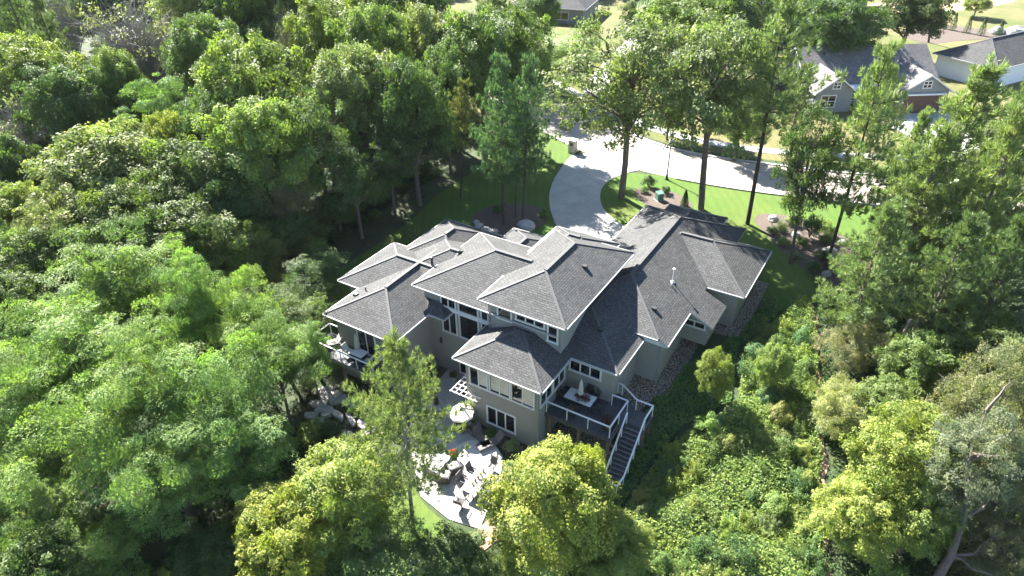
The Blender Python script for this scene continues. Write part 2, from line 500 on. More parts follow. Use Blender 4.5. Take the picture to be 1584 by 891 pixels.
drape("golf_sand", chaikin([(60, 150), (75, 143), (100, 152), (115, 160), (100, 166), (75, 156)], 2), .03, plain("pale_dry_turf", (.40, .32, .18), .95, var=.2, scale=1), 4.0)
drape("mulch_bed", chaikin([(13.2, 68.6), (17.6, 67.4), (19.5, 63.6), (16.5, 61.5), (13.5, 64.5)], 2), .05, M['mulch'])
drape("mulch_bed", chaikin([(24.2, 61.6), (27.6, 61.8), (31.5, 58), (33.5, 53), (31, 47.6), (27.2, 47.5), (25.6, 52), (24.6, 56.5)], 2), .052, M['mulch'])
drape("mulch_bed", chaikin([(-4.2, 63), (0, 65.5), (4.2, 63.2), (3.0, 59.0), (-1, 58.2), (-3.8, 59.5)], 2), .051, M['mulch'])
drape("mulch_bed", chaikin([(72, 132), (82, 140), (93, 133), (92, 127), (84, 127.5), (74, 124)], 1), .045, M['mulch'], 2.0)
TRAIL = chaikin([(13.5, 13), (16.5, 20.5), (18.2, 24), (18.6, 27), (20.2, 30.5), (20.4, 33.5), (22.3, 38), (24, 43), (24.6, 46)], 2, False)
tp = [Vector(p) for p in TRAIL]
drape("trail", [(p.x - .22 - .15 * math.sin(i * 1.7), p.y) for i, p in enumerate(tp)] + [(p.x + .22 + .15 * math.sin(i * 2.3), p.y) for i, p in reversed(list(enumerate(tp)))], .04, M['dirt'])
hp = lambda L: [tuple(hw(a, b)[:2]) for a, b in L]
drape("gravel_strip", hp([(2.9, 1.6), (2.9, 5.9), (4.4, 5.9), (4.4, 14.2), (7.2, 14.2), (7.2, 21.5), (8.6, 21.5), (8.6, 13.4), (6.0, 12.9), (5.9, 5.2), (5.0, 4.2), (4.3, 2.2)]), .05, M['pebbles'])
drape("patio", hp([(-10.9, .9), (-8.6, .9), (-8.2, -1.2), (-6.5, -1.2), (-6.4, -2.9), (-4.2, -3.4), (-2.2, -4.6), (-1.4, -6.2), (-.8, -8.2), (-.35, -10.3), (-2.4, -10.7), (-5.0, -10.2), (-7.2, -8.2), (-9.0, -6.4), (-10.2, -4.8)]), .07, M['patio'], 1.0, .06)
circ = [(-3.75 + 1.75 * math.cos(t), -5.75 + 1.75 * math.sin(t)) for t in np.linspace(0, 2 * math.pi, 32, endpoint=False)]
drape("patio", hp(circ), .078, plain("pale_round_patio", (.55, .535, .50), .8, var=.08, scale=3))
drape("garden_bed", hp([(-12.3, .9), (-10.95, .9), (-10.3, -4.9), (-11.5, -6.2), (-14, -5.4), (-13.5, -3.2), (-12.3, -3.2)]), .05, M['mulch'])
drape("garden_bed", hp([(-6.3, -3.05), (-.6, -3.05), (1.5, -3.2), (.8, -6.2), (-1.2, -5.6), (-2.1, -4.3), (-4.2, -3.3)]), .05, M['mulch'])
drape("garden_bed", hp([(-.2, -9.2), (1.2, -10), (.4, -12.4), (-1.2, -12.2), (-.5, -10.6)]), .05, M['dirt'])
drape("lawn", chaikin(hp([(-6.4, -9.4), (-4.8, -10.5), (-2.6, -11.0), (-1.2, -11.2), (-1.6, -13.2), (-4, -13.6), (-7, -12.2)]), 2), .04, M['lawn'])
drape("under_deck_gravel", hp([(-.5, 1.2), (2.8, 1.2), (4.3, -.5), (4.3, -1.8), (-.5, -2.4)]), .045, M['pebbles'])

# ------------------------------------------------------------------ the house
house = empty("house", hw(0, 0, 0), HANG, 'large grey roofed house with many hip roofs in the clearing', 'house')

def roof(par, a0, a1, b0, b1, e, p=.45, mats=None, caps=True, name='roof', fas=.17, flush=False):
    mats = mats or [M['shingle'], M['gutter'], M['soffit']]
    wa, wb = a1 - a0, b1 - b0
    h = wb / 2 if flush else min(wa, wb) / 2
    zt = e + h * p
    s = math.sqrt(1 + p * p)
    mb = MB()
    A, B, C, D = (a0, b0, e), (a1, b0, e), (a1, b1, e), (a0, b1, e)
    if wa <= wb and not flush:
        r0, r1 = ((a0 + a1) / 2, b0 + h, zt), ((a0 + a1) / 2, b1 - h, zt)
        mb.face([A, B, r0], 0, [(0, 0), (wa, 0), (h, h * s)])
        mb.face([B, C, r1, r0], 0, [(0, 0), (wb, 0), (wb - h, h * s), (h, h * s)])
        mb.face([C, D, r1], 0, [(0, 0), (wa, 0), (h, h * s)])
        mb.face([D, A, r0, r1], 0, [(0, 0), (wb, 0), (wb - h, h * s), (h, h * s)])
        hips = [(A, r0), (B, r0), (C, r1), (D, r1)]
    else:
        r0, r1 = (a0 + h, (b0 + b1) / 2, zt), (a1 - (0 if flush else h), (b0 + b1) / 2, zt)
        mb.face([A, B, r1, r0], 0, [(0, 0), (wa, 0), (wa - h, h * s), (h, h * s)])
        mb.face([B, C, r1], 0, [(0, 0), (wb, 0), (h, h * s)])
        mb.face([C, D, r0, r1], 0, [(0, 0), (wa, 0), (wa - h, h * s), (h, h * s)])
        mb.face([D, A, r0], 0, [(0, 0), (wb, 0), (h, h * s)])
        hips = [(A, r0), (B, r1), (C, r1), (D, r0)]
    lo = lambda q, d=0.0: (q[0], q[1], e - fas)
    for q, r_ in ((A, B), (B, C), (C, D), (D, A)):
        mb.face([lo(q), lo(r_), r_, q], 1)
    mb.face([lo(D), lo(C), lo(B), lo(A)], 2)
    o = mb.build(name, mats, par)
    if caps:
        cb = MB()
        up = Vector((0, 0, .02))
        for q, r_ in hips: cb.bar(Vector(q) + up * .3, Vector(r_) + up * .5, .17, .04)
        if (Vector(r1) - Vector(r0)).length > .3: cb.bar(Vector(r0) + up * 2, Vector(r1) + up * 2, .26, .08)
        # gutters hung under the shingle edge
        cb.build("ridge_cap", M['ridge'], o)
    gb = MB()
    for q, r_ in ((A, B), (B, C), (C, D), (D, A)):
        d = (Vector(r_) - Vector(q)).normalized(); n = Vector((d.y, -d.x, 0)) * .05
        gb.bar(Vector(q) + n + Vector((0, 0, -.08)), Vector(r_) + n + Vector((0, 0, -.07)), .085, .10)
    gb.build("gutter", M['gutter'], o)
    return o

def walls(par, a0, a1, b0, b1, z0, z1, mat=None, name='wall'):
    mb = MB(); mb.box(a0, a1, b0, b1, z0, z1)
    return mb.build(name, mat or M['stucco'], par)

W0 = roof(house, -20.5, -10.0, -.2, 6.75, 2.98)
W1 = roof(house, -18.2, -11.4, -4.2, 9.0, 3.0)
WM = roof(house, -18.25, -12.25, 0.0, 10.4, 3.02, flush=True)
W2 = roof(house, -18.95, -12.7, 5.0, 12.44, 3.04)
W3 = roof(house, -12.8, -6.5, 6.0, 14.3, 2.96)
GR = roof(house, -13.2, -.9, .35, 9.5, 4.7, .44)
T1 = roof(house, -6.85, 0.0, -.2, 11.0, 6.0, .445)
T2 = roof(house, -7.42, -1.8, 7.7, 12.4, 5.53)
RC = roof(house, -6.9, .05, -3.4, 3.0, 3.0, .455)
RS2 = roof(house, -4.15, 3.5, .75, 14.0, 2.99)
RB_ = roof(house, -2.6, 8.1, 13.8, 21.85, 2.985)
RG = roof(house, -2.4, 3.15, 18.0, 25.85, 2.95)
# main right-hand roof: hip with a raised front eave and a right slope that runs lower
p = .455; s = math.sqrt(1 + p * p)
P1, P2, RF, RBk = (5.2, 5.2, 3.0), (4.53, 5.2, 3.305), (.5, 9.45, 5.138), (.5, 19.75, 5.138)
BR, BL, P4, P5 = (5.2, 24.45, 3.0), (-4.2, 24.45, 3.0), (-3.53, 5.2, 3.305), (-4.2, 5.2, 3.0)
mb = MB()
L_ = 4.7 * s
mb.face([P1, BR, RBk, RF, P2], 0, [(0, 0), (19.25, 0), (14.5, L_), (4.2, L_), (0, .67 * s)])
mb.face([P4, P2, RF], 0, [(0, 0), (8.06, 0), (4.03, 4.2 * s)])
mb.face([P5, P4, RF, RBk, BL][::-1], 0, [(0, 0), (0, .67 * s), (4.2, L_), (14.5, L_), (19.25, 0)][::-1])
mb.face([BR, BL, RBk], 0, [(0, 0), (9.4, 0), (4.7, L_)])
lo = lambda q: (q[0], q[1], q[2] - .2)
for q, r_ in ((P1, BR), (BR, BL), (BL, P5), (P5, P4), (P4, P2), (P2, P1)): mb.face([lo(q), lo(r_), r_, q], 1)
mb.face([lo(P1), lo(P5), lo(BL), lo(BR)], 2)
mb.face([lo(P1), lo(P2), lo(P4), lo(P5)], 2)
RS = mb.build("roof", [M['shingle'], M['gutter'], M['soffit']], house)
cb = MB(); up = Vector((0, 0, .02))
for q, r_ in ((P2, RF), (P4, RF), (BR, RBk), (BL, RBk)): cb.bar(Vector(q) + up, Vector(r_) + up, .17, .05)
cb.bar(Vector(RF) + up * 2, Vector(RBk) + up * 2, .26, .08)
cb.build("ridge_cap", M['ridge'], RS)
for q, r_ in (((4.53, 5.14, 3.23), (-3.5, 5.14, 3.23)), ((5.26, 5.2, 2.92), (5.26, 9.8, 2.92)), ((-4.26, 24.45, 2.92), (-4.26, 14, 2.92))):
    gb = MB(); gb.bar(q, r_, .085, .10); gb.build("gutter", M['gutter'], RS)
# low shed roof over the bay on the right
mb = MB()
za, zb = 3.0 + .455 * .35 + .02, 3.0 - .455 * 1.87 + .02
mb.hexa([(4.85, 9.85, za - .16), (7.07, 9.85, zb - .16), (7.07, 13.2, zb - .16), (4.85, 13.2, za - .16)],
        [(4.85, 9.85, za), (7.07, 9.85, zb), (7.07, 13.2, zb), (4.85, 13.2, za)], 1)
mb.face([(4.85, 9.85, za + .004), (7.07, 9.85, zb + .004), (7.07, 13.2, zb + .004), (4.85, 13.2, za + .004)], 0, [(0, 2.45), (0, 0), (3.35, 0), (3.35, 2.45)])
mb.build("roof", [M['shingle'], M['gutter']], house)
mb = MB()
pts = [(4.55, 10.4), (6.6, 10.4), (6.6, 12.8), (4.55, 12.8)]
zz = lambda a: 3.0 + .455 * (5.2 - a) - .16
mb.hexa([(a, b, .05) for a, b in pts], [(a, b, zz(a)) for a, b in pts])
bay = mb.build("wall", M['stucco'], house)

walls(house, -19.9, -13, .4, 6.1, -3.3, 2.85)
walls(house, -17.6, -12.0, -3.6, 3.0, -3.3, 2.86)
walls(house, -17.7, -12.3, 1.0, 9.8, -3.3, 2.84)
walls(house, -18.3, -13.3, 5.5, 11.85, -3.3, 2.87)
walls(house, -12.2, -7.1, 7.0, 13.7, -3.3, 2.83)
walls(house, -12.6, -1.5, .95, 8.9, -3.3, 4.55)
walls(house, -6.25, -.62, .42, 10.4, -3.3, 5.85)
walls(house, -6.8, -2.4, 8.3, 11.8, -3.3, 5.36)
walls(house, -6.3, -.55, -2.8, 2.4, -3.3, 2.88)
walls(house, -3.5, 2.9, 1.35, 9.0, -3.3, 2.82)
walls(house, -3.6, 4.6, 5.8, 23.85, -3.3, 2.81)
walls(house, -1.0, 7.5, 14.4, 21.25, -3.3, 2.8)
walls(house, -1.8, 2.55, 20.0, 25.25, -3.3, 2.79)

def window(par, face, u0, u1, z0, z1, at, cols=2, rows=1, tr=.11, blind=False, name='window'):
    """face: 'f' looks towards -b (at = b), 'r' looks towards +a (at = a), 'l' towards -a"""
    fr, pn = MB(), MB()
    def bx(mb, ua, ub, za, zb, d0, d1):
        if face == 'f': mb.box(ua, ub, at - d1, at - d0, za, zb)
        elif face == 'r': mb.box(at + d0, at + d1, ua, ub, za, zb)
        else: mb.box(at - d1, at - d0, ua, ub, za, zb)
    bx(fr, u0 - tr, u1 + tr, z1, z1 + tr, -.02, .07); bx(fr, u0 - tr - .03, u1 + tr + .03, z0 - tr, z0, -.02, .10)
    bx(fr, u0 - tr, u0, z0, z1, -.02, .07); bx(fr, u1, u1 + tr, z0, z1, -.02, .07)
    for i in range(1, cols):
        x = u0 + (u1 - u0) * i / cols
        bx(fr, x - .045, x + .045, z0, z1, -.02, .06)
    for j in range(1, rows):
        z = z0 + (z1 - z0) * j / rows
        bx(fr, u0, u1, z - .04, z + .04, -.02, .058)
    bx(pn, u0, u1, z0, z1, -.02, .012)
    o = fr.build(name, M['white'], par)
    pn.build("pane", M['glass'], o)
    if blind:
        bb = MB()
        for i in range(cols):
            if i in blind:
                xa = u0 + (u1 - u0) * i / cols + .05; xb = u0 + (u1 - u0) * (i + 1) / cols - .05
                bx(bb, xa, xb, z0 + (z1 - z0) * .1, z1, .013, .016)
        bb.build("blind", M['blind'], o)
    return o

# great room glazing: one tall white grid of windows
for (u0, u1, cols) in ((-10.95, -9.75, 2), (-9.35, -7.75, 1), (-7.35, -6.3, 2)):
    window(house, 'f', u0, u1, 3.35, 4.25, .95, cols)
    window(house, 'f', u0, u1, .95, 2.95, .95, cols)
mb = MB(); mb.box(-11.0, -6.26, .90, .955, 2.97, 3.33); mb.build("window_band", M['white'], house)
window(house, 'f', -9.6, -8.6, -2.7, -1.0, .95, 1, name='patio_door')
# upper storey
window(house, 'f', -5.55, -4.55, 4.55, 5.75, .42, 1)
window(house, 'f', -4.05, -1.95, 4.95, 5.6, .42, 3)
window(house, 'f', -1.55, -.92, 4.1, 5.3, .42, 1)
# sunroom
window(house, 'f', -5.9, -4.55, .75, 2.35, -2.8, 2, blind=(1,))
window(house, 'f', -4.25, -2.75, .75, 2.35, -2.8, 2, blind=(0, 1))
window(house, 'f', -2.5, -.85, .75, 2.35, -2.8, 2, blind=(1,))
window(house, 'f', -4.55, -2.35, -2.35, -.85, -2.8, 3)
window(house, 'r', -2.4, -.9, .75, 2.3, -.55, 2); window(house, 'r', -.6, .9, .75, 2.3, -.55, 2)
# strip window over the deck
window(house, 'f', -.25, 2.0, 1.45, 2.25, 1.35, 3)
# left wing
window(house, 'f', -15.5, -13.9, .15, 2.45, -3.6, 2, name='sliding_door')
window(house, 'r', -3.35, -2.6, .6, 2.2, -12.0, 1)
# bay and under-deck
window(bay, 'f', 4.75, 6.35, 1.45, 1.85, 10.4, 2) if False else window(house, 'f', 4.78, 6.3, 1.5, 1.95, 10.4, 2)
window(house, 'f', -.2, 1.4, -2.9, -.8, 1.35, 2, name='patio_door')
# garage doors towards the driveway
for b in (14.6, 18.4):
    mb = MB(); mb.box(-3.68, -3.58, b, b + 3.2, 0, 2.3)
    for k in range(1, 4): mb.box(-3.70, -3.6, b, b + 3.2, k * .57 - .01, k * .57 + .01)
    mb.build("garage_door", M['white'], house)
# sloping wall lamps, downspouts
mb = MB(); mb.cbox((-11.3, .88, -.2), .16, .14, .5); mb.build("wall_lamp", M['dark'], house)
for (a, b, z0, z1) in ((4.66, 5.74, -1.2, 2.85), (-.55, .36, 3.4, 5.8), (-.49, -2.86, -3, 2.8), (-6.31, .36, 3.2, 5.8)):
    mb = MB(); mb.box(a - .04, a + .04, b - .04, b + .04, z0, z1); mb.build("downspout", M['stucco'], house)
# roof furniture
def on_roof(a, b, z, kind):
    mb = MB()
    if kind == 'vent':
        mb.cbox((a, b, z + .1), .34, .3, .2); mb.build("roof_vent", M['dark'], house)
    elif kind == 'pipe':
        mb.lathe((a, b, z - .1), [(.035, 0), (.035, 1.25)], 10); mb.lathe((a, b, z + 1.13), [(.02, 0), (.11, .02), (.11, .08), (.02, .11)], 12)
        mb.lathe((a, b, z - .02), [(.22, 0), (.08, .14)], 10)
        mb.build("vent_pipe", M['white'], house)
    elif kind == 'flue':
        mb.lathe((a, b, z - .1), [(.10, 0), (.10, .75), (.15, .78), (.15, .92), (.02, .95)], 12); mb.build("flue", M['dark'], house)
    elif kind == 'stub':
        mb.lathe((a, b, z - .1), [(.05, 0), (.05, .5)], 8); mb.build("vent_pipe", M['dark'], house)
on_roof(-1.75, 6.0, 6.78, 'vent')
on_roof(3.2, 7.6, 3.9, 'vent')
on_roof(3.05, 11.6, 3.98, 'pipe'); 
mb = MB(); mb.lathe((3.15, 11.15, 3.88), [(.06, 0), (.06, .32)], 10); mb.build("vent_pipe", M['white'], house)
on_roof(-13.6, 3.4, 4.55, 'flue')
on_roof(-16.7, -1.0, 3.65, 'stub'); on_roof(-17.2, -1.6, 3.45, 'vent')
on_roof(1.0, 3.2, 4.05, 'vent')

# ------------------------------------------------------------------ decks
def railing(par, pts, z, h=.95, step=1.5, glass=True, name='railing'):
    """white handrail on steel posts with clear panels; pts carry their own floor height when 3-D"""
    top, gl, posts = MB(), MB(), []
    P = [Vector((q[0], q[1], q[2] if len(q) > 2 else z)) for q in pts]
    for a, b in zip(P[:-1], P[1:]):
        top.bar(a + Vector((0, 0, h)), b + Vector((0, 0, h)), .10, .06)
        n = max(1, round((b - a).length / step))
        for k in range(n + 1):
            c = a.lerp(b, k / n)
            posts.append((c.x, c.y, c.z))
        if glass:
            d = (b - a).normalized() * .06
            gl.bar(a + d + Vector((0, 0, h / 2 + .02)), b - d + Vector((0, 0, h / 2 + .02)), .012, h - .22)
    o = top.build(name, M['rail'], par)

    for x, y, zz_ in dict.fromkeys((round(x, 3), round(y, 3), round(q, 3)) for x, y, q in posts):
        mb = MB(); mb.box(x - .03, x + .03, y - .03, y + .03, zz_ - .12, zz_ + h - .03); mb.build("rail_post", M['rail'], o)
    if glass: gl.build("glass_panel", M['railglass'], o)
    return o

DZ = -.25
deck = empty("deck", hw(3.5, -1.0, 0), HANG, 'raised grey deck with white railing and stairs at the right of the house', 'deck')
off = Vector((-3.5, 1.0, 0))
def shift(mb):
    mb.v = [tuple(Vector(q) + off) for q in mb.v]; return mb
mb = MB()
mb.prism([(-.52, -1.75), (4.3, -1.75), (4.3, .15), (5.95, .15), (5.95, 1.6), (4.75, 1.6), (3.35, 2.5), (2.93, 2.5), (2.93, 1.32), (-.52, 1.32)], DZ - .06, DZ)
shift(mb).build("deck_floor", M['deck'], deck)
mb = MB()
mb.box(-.52, 4.34, -1.83, -1.77, DZ - .36, DZ - .01); mb.box(4.31, 4.37, -1.77, .12, DZ - .36, DZ - .01); mb.box(5.96, 6.02, .2, 1.6, DZ - .36, DZ - .01)
mb.box(-.5, 4.25, -1.7, 1.3, DZ - .2, DZ - .07); mb.box(4.3, 5.9, .2, 1.55, DZ - .2, DZ - .07)
shift(mb).build("deck_fascia", M['deck'], deck)
for a, b in ((-.2, -1.6), (2.0, -1.6), (4.15, -1.6), (4.15, .3), (5.8, .35), (5.8, 1.45)):
    mb = MB(); mb.box(a - .09, a + .09, b - .09, b + .09, -3.4, DZ - .2); shift(mb).build("deck_post", M['wood'], deck)
def rl(pts, **k):
    return railing(deck, [tuple(Vector((q[0], q[1], q[2] if len(q) > 2 else DZ)) + off) for q in pts], DZ, **k)
rl([(-.45, -1.72), (4.25, -1.72), (4.25, 1.15), (3.1, 1.15)])
rl([(2.96, 2.45), (3.3, 2.45), (4.72, 1.55), (5.9, 1.55), (5.9, .15)])
nst = 13
sb = MB()
b0, b1, zs, ze = .15, -2.75, DZ, -2.95
for k in range(nst):
    t0, t1 = k / nst, (k + 1) / nst
    ba, bb = b0 + (b1 - b0) * t0, b0 + (b1 - b0) * t1
    z = zs + (ze - zs) * t1
    sb.box(4.72, 5.78, bb - .02, ba, z - .05, z)
    sb.box(4.74, 5.76, ba - .02, ba, z - .0, z + (zs - ze) / nst - .052)
    sb.box(4.72, 5.78, bb - .055, bb - .021, z - .045, z + .004, 1)
shift(sb).build("stair_tread", [M['deck'], M['nosing']], deck)
sb = MB()
for a in (4.68, 5.80):
    sb.bar((a, b0, zs - .17), (a, b1, ze - .17), .06, .3)
sb.prism([(4.6, -2.75), (5.86, -2.75), (5.86, -3.75), (4.6, -3.75)], -3.1, -2.98)
shift(sb).build("stair_frame", M['deck'], deck)
rl([(4.66, .12, DZ), (4.66, -2.75, ze)], step=1.1, glass=False)
rl([(5.9, .15, DZ), (5.9, -2.75, ze), (5.85, -3.7, ze), (4.6, -3.7, ze)], step=1.1, glass=False)

deck2 = empty("deck", hw(-16, -4.4, 0), HANG, 'small deck with glass railing on the left wing of the house', 'deck')
off = Vector((16, 4.4, 0))
mb = MB(); mb.prism([(-19.2, -5.25), (-12.8, -5.25), (-12.8, -3.62), (-17.62, -3.62), (-17.62, -2.95), (-19.2, -2.95)], -.06, 0.0)
shift(mb).build("deck_floor", M['deck'], deck2)
mb = MB(); mb.box(-19.2, -12.8, -5.32, -5.26, -.34, -.01); mb.box(-12.79, -12.73, -5.26, -3.62, -.34, -.01); mb.box(-19.26, -19.2, -5.26, -2.95, -.34, -.01)
shift(mb).build("deck_fascia", M['stucco'], deck2)
for a in (-19, -16, -13):
    mb = MB(); mb.box(a - .1, a + .1, -5.2, -5.0, -3.5, -.1); shift(mb).build("deck_post", M['wood'], deck2)
railing(deck2, [tuple(Vector((a, b, 0)) + off) for a, b in ((-12.85, -3.7), (-12.85, -5.2), (-19.15, -5.2), (-19.15, -3.0), (-17.7, -3.0))], 0)

# ------------------------------------------------------------------ furniture
def table(a, b, z, la, lb, label, rot=0.0, top='white', h=.74):
    t = empty("table", hw(a, b, z), HANG + rot, label, 'table')
    mb = MB(); mb.box(-la / 2, la / 2, -lb / 2, lb / 2, h - .045, h); mb.box(-la / 2 + .1, la / 2 - .1, -lb / 2 + .1, lb / 2 - .1, h - .11, h - .05)
    mb.build("table_top", M[top], t)
    for x in (-1, 1):
        for y in (-1, 1):
            mb = MB(); mb.box(x * (la / 2 - .12) - .035, x * (la / 2 - .12) + .035, y * (lb / 2 - .12) - .035, y * (lb / 2 - .12) + .035, 0, h - .1)
            mb.build("leg", M['dark'], t)
    return t

def chair(a, b, z, rot, label, group, fabric='sling', cat='chair', name='patio_chair'):
    """rot turns the sitter's gaze away from +b"""
    t = empty(name, hw(a, b, z), HANG + rot, label, cat, group)
    mb = MB(); mb.cbox((0, 0, .43), .54, .52, .06); mb.build("seat", M[fabric], t)
    mb = MB()
    mb.hexa([(-.27, -.29, .44), (.27, -.29, .44), (.27, -.24, .44), (-.27, -.24, .44)], [(-.27, -.46, .98), (.27, -.46, .98), (.27, -.42, .98), (-.27, -.42, .98)])
    mb.build("backrest", M[fabric], t)
    for x in (-1, 1):
        mb = MB(); mb.bar((x * .3, -.34, .64), (x * .3, .22, .64), .05, .035); mb.build("armrest", M['dark'], t)
        mb = MB(); mb.bar((x * .3, .22, .64), (x * .3, .26, 0), .035, .035); mb.build("leg", M['dark'], t)
        mb = MB(); mb.bar((x * .3, -.34, .64), (x * .3, -.36, 0), .035, .035); mb.build("leg", M['dark'], t)
    return t

def lounger(a, b, z, rot, label, group=None, fabric='sling'):
    t = empty("sun_lounger", hw(a, b, z), HANG + rot, label, 'lounger', group)
    mb = MB(); mb.box(-.33, .33, -.25, 1.2, .26, .33); mb.build("seat", M[fabric], t)
    mb = MB(); mb.hexa([(-.33, -.34, .27), (.33, -.34, .27), (.33, -.26, .33), (-.33, -.26, .33)], [(-.33, -.78, .82), (.33, -.78, .82), (.33, -.72, .86), (-.33, -.72, .86)])
    mb.build("backrest", M[fabric], t)
    for x in (-.3, .3):
        for y in (-.2, 1.1):
            mb = MB(); mb.box(x - .025, x + .025, y - .025, y + .025, 0, .26); mb.build("leg", M['dark'], t)
    return t

def closed_umbrella(a, b, z, h, mat, label):
    t = empty("umbrella", hw(a, b, z), HANG, label, 'umbrella')
    mb = MB(); mb.lathe((0, 0, 0), [(.025, 0), (.025, h)], 8); mb.build("pole", M['steel'], t)
    mb = MB()
    n = 16; rings = [(.10, h * .38), (.19, h * .42), (.17, h * .6), (.12, h * .8), (.04, h * .97), (.01, h)]
    for i, (r_, zz_) in enumerate(rings):
        for k in range(n):
            q = r_ * (1.0 if k % 2 else .62); tt = 2 * math.pi * k / n
            mb.v.append((q * math.cos(tt), q * math.sin(tt), zz_))
    for i in range(len(rings) - 1):
        for k in range(n):
            mb.f.append((i * n + k, i * n + (k + 1) % n, (i + 1) * n + (k + 1) % n, (i + 1) * n + k)); mb.mi.append(0)
    mb.build("canopy", mat, t)
    mb = MB(); mb.lathe((0, 0, 0), [(.26, 0), (.26, .05), (.05, .12)], 16); mb.build("base", M['dark'], t)
    return t

def open_umbrella(a, b, z, r, h, mat, label):
    t = empty("umbrella", hw(a, b, z), HANG, label, 'umbrella')
    mb = MB(); mb.lathe((0, 0, 0), [(.03, 0), (.03, h)], 8); mb.build("pole", M['steel'], t)
    mb = MB(); n = 8
    ring = [(r * math.cos(2 * math.pi * k / n), r * math.sin(2 * math.pi * k / n)) for k in range(n)]
    for k in range(n):
        a_, b_ = ring[k], ring[(k + 1) % n]
        mb.face([(a_[0], a_[1], h - .55), (b_[0], b_[1], h - .55), (0, 0, h)])
        mb.face([(a_[0], a_[1], h - .55), (a_[0], a_[1], h - .72), (b_[0], b_[1], h - .72), (b_[0], b_[1], h - .55)][::-1])
    mb.build("canopy", mat, t)
    mb = MB()
    for k in range(n): mb.bar((0, 0, h - .05), (ring[k][0] * .97, ring[k][1] * .97, h - .58), .02, .02)
    mb.build("rib", M['steel'], t)
    mb = MB(); mb.lathe((0, 0, 0), [(.3, 0), (.3, .06), (.05, .12)], 16); mb.build("base", M['dark'], t)
    return t

rng = np.random.default_rng(7)

def leaf_mesh(name, P, Nn, size, asp, mat, rg, droop=None):
    """diamond leaves at points P facing Nn"""
    n = len(P)
    rv = rg.normal(size=(n, 3)) if droop is None else droop + rg.normal(size=(n, 3)) * .25
    Nn = Nn / np.maximum(np.linalg.norm(Nn, axis=1, keepdims=True), 1e-6)
    u = rv - Nn * np.sum(rv * Nn, axis=1, keepdims=True)
    u /= np.maximum(np.linalg.norm(u, axis=1, keepdims=True), 1e-6)
    w = np.cross(Nn, u)
    L = size[:, None] * .5; Wd = L * asp
    V = np.empty((n, 4, 3))
    V[:, 0] = P - u * L; V[:, 1] = P - w * Wd - u * L * .1; V[:, 2] = P + u * L; V[:, 3] = P + w * Wd - u * L * .1
    me = bpy.data.meshes.new(name)
    me.vertices.add(4 * n); me.loops.add(4 * n); me.polygons.add(n)
    me.vertices.foreach_set("co", V.reshape(-1).astype(np.float32))
    me.loops.foreach_set("vertex_index", np.arange(4 * n, dtype=np.int32))
    me.polygons.foreach_set("loop_start", np.arange(0, 4 * n, 4, dtype=np.int32))
    me.polygons.foreach_set("loop_total", np.full(n, 4, dtype=np.int32))
    me.materials.append(mat)
    me.update(calc_edges=True)
    return me

def leaf_ball(name, r, rz, n, leaf, parent, tint, zc=0.0, seed=1, spiky=False):
    rg = np.random.default_rng(seed)
    d = rg.normal(size=(n, 3)); d /= np.linalg.norm(d, axis=1, keepdims=True)
    q = d * rg.uniform(.45, 1, (n, 1)) ** .5 * np.array([r, r, rz]) * (1 + .25 * np.sin(d[:, :1] * 5 + d[:, 1:2] * 4))
    q[:, 2] += zc
    me = leaf_mesh(name, q, d + rg.normal(size=(n, 3)) * .5 + [0, 0, .3], rg.uniform(.7, 1.3, n) * leaf, .16 if spiky else .5, M['leaf'], rg, d if spiky else None)
    o = link(name, me, parent); o.color = (*tint, 1)
    return o

def planter(a, b, z, label, r=.22, plant=(.05, .11, .03), pr=.38, flower=None, mat='pot', group=None, spiky=False, seed=3):
    t = empty("potted_plant", hw(a, b, z), HANG, label, 'potted plant', group)
    mb = MB(); mb.lathe((0, 0, 0), [(r * .7, 0), (r, .36), (r * 1.08, .38), (r * 1.08, .42), (r * .9, .42), (r * .85, .36)], 14); mb.build("pot", M[mat], t)
    leaf_ball("foliage", pr, pr * .8, 420, .16, t, plant, .42 + pr * .5, seed, spiky)
    if flower: leaf_ball("blossom", pr * .85, pr * .5, 160, .1, t, flower, .5 + pr * .75, seed + 1)
    return t

# upper right deck
table(1.22, .05, DZ, 2.0, 1.1, 'white dining table with a closed beige umbrella on the right deck')
closed_umbrella(1.2, .1, DZ, 2.3, M['canvas'], 'closed beige umbrella standing through the right deck table')
t = empty("flower_box", hw(1.45, .02, DZ + .74), HANG, 'long box of pink and dark flowers on the right deck table', 'flower box')
mb = MB(); mb.box(-.62, .5, -.11, .11, 0, .1); mb.build("box", M['dark'], t)
leaf_ball("blossom", .5, .12, 240, .09, t, (.25, .06, .07), .14, 21); leaf_ball("foliage", .55, .1, 200, .09, t, (.05, .1, .03), .12, 22)
G = 'dark chairs round the right deck table'
chair(-.15, .1, DZ, R(-90), 'dark chair at the house end of the right deck table', G, 'wicker')
chair(2.6, -.05, DZ, R(90), 'dark chair at the stair end of the right deck table', G, 'wicker')
chair(1.2, -.95, DZ, 0, 'dark chair on the railing side of the right deck table', G, 'wicker')
chair(1.4, .9, DZ, R(180), 'dark chair between right deck table and house wall', G, 'wicker')
planter(1.9, 1.0, DZ, 'spiky dark plant in a pot by the deck house wall', .24, (.05, .055, .035), .5, None, 'pot', None, True, 5)
planter(3.75, -1.0, DZ, 'potted red leaved plant in the corner of the right deck railing', .24, (.10, .045, .035), .45, None, 'pot', None, False, 6)
mb = MB(); mb.lathe((0, 0, 0), [(.2, 0), (.24, .3), (.2, .34)], 12)
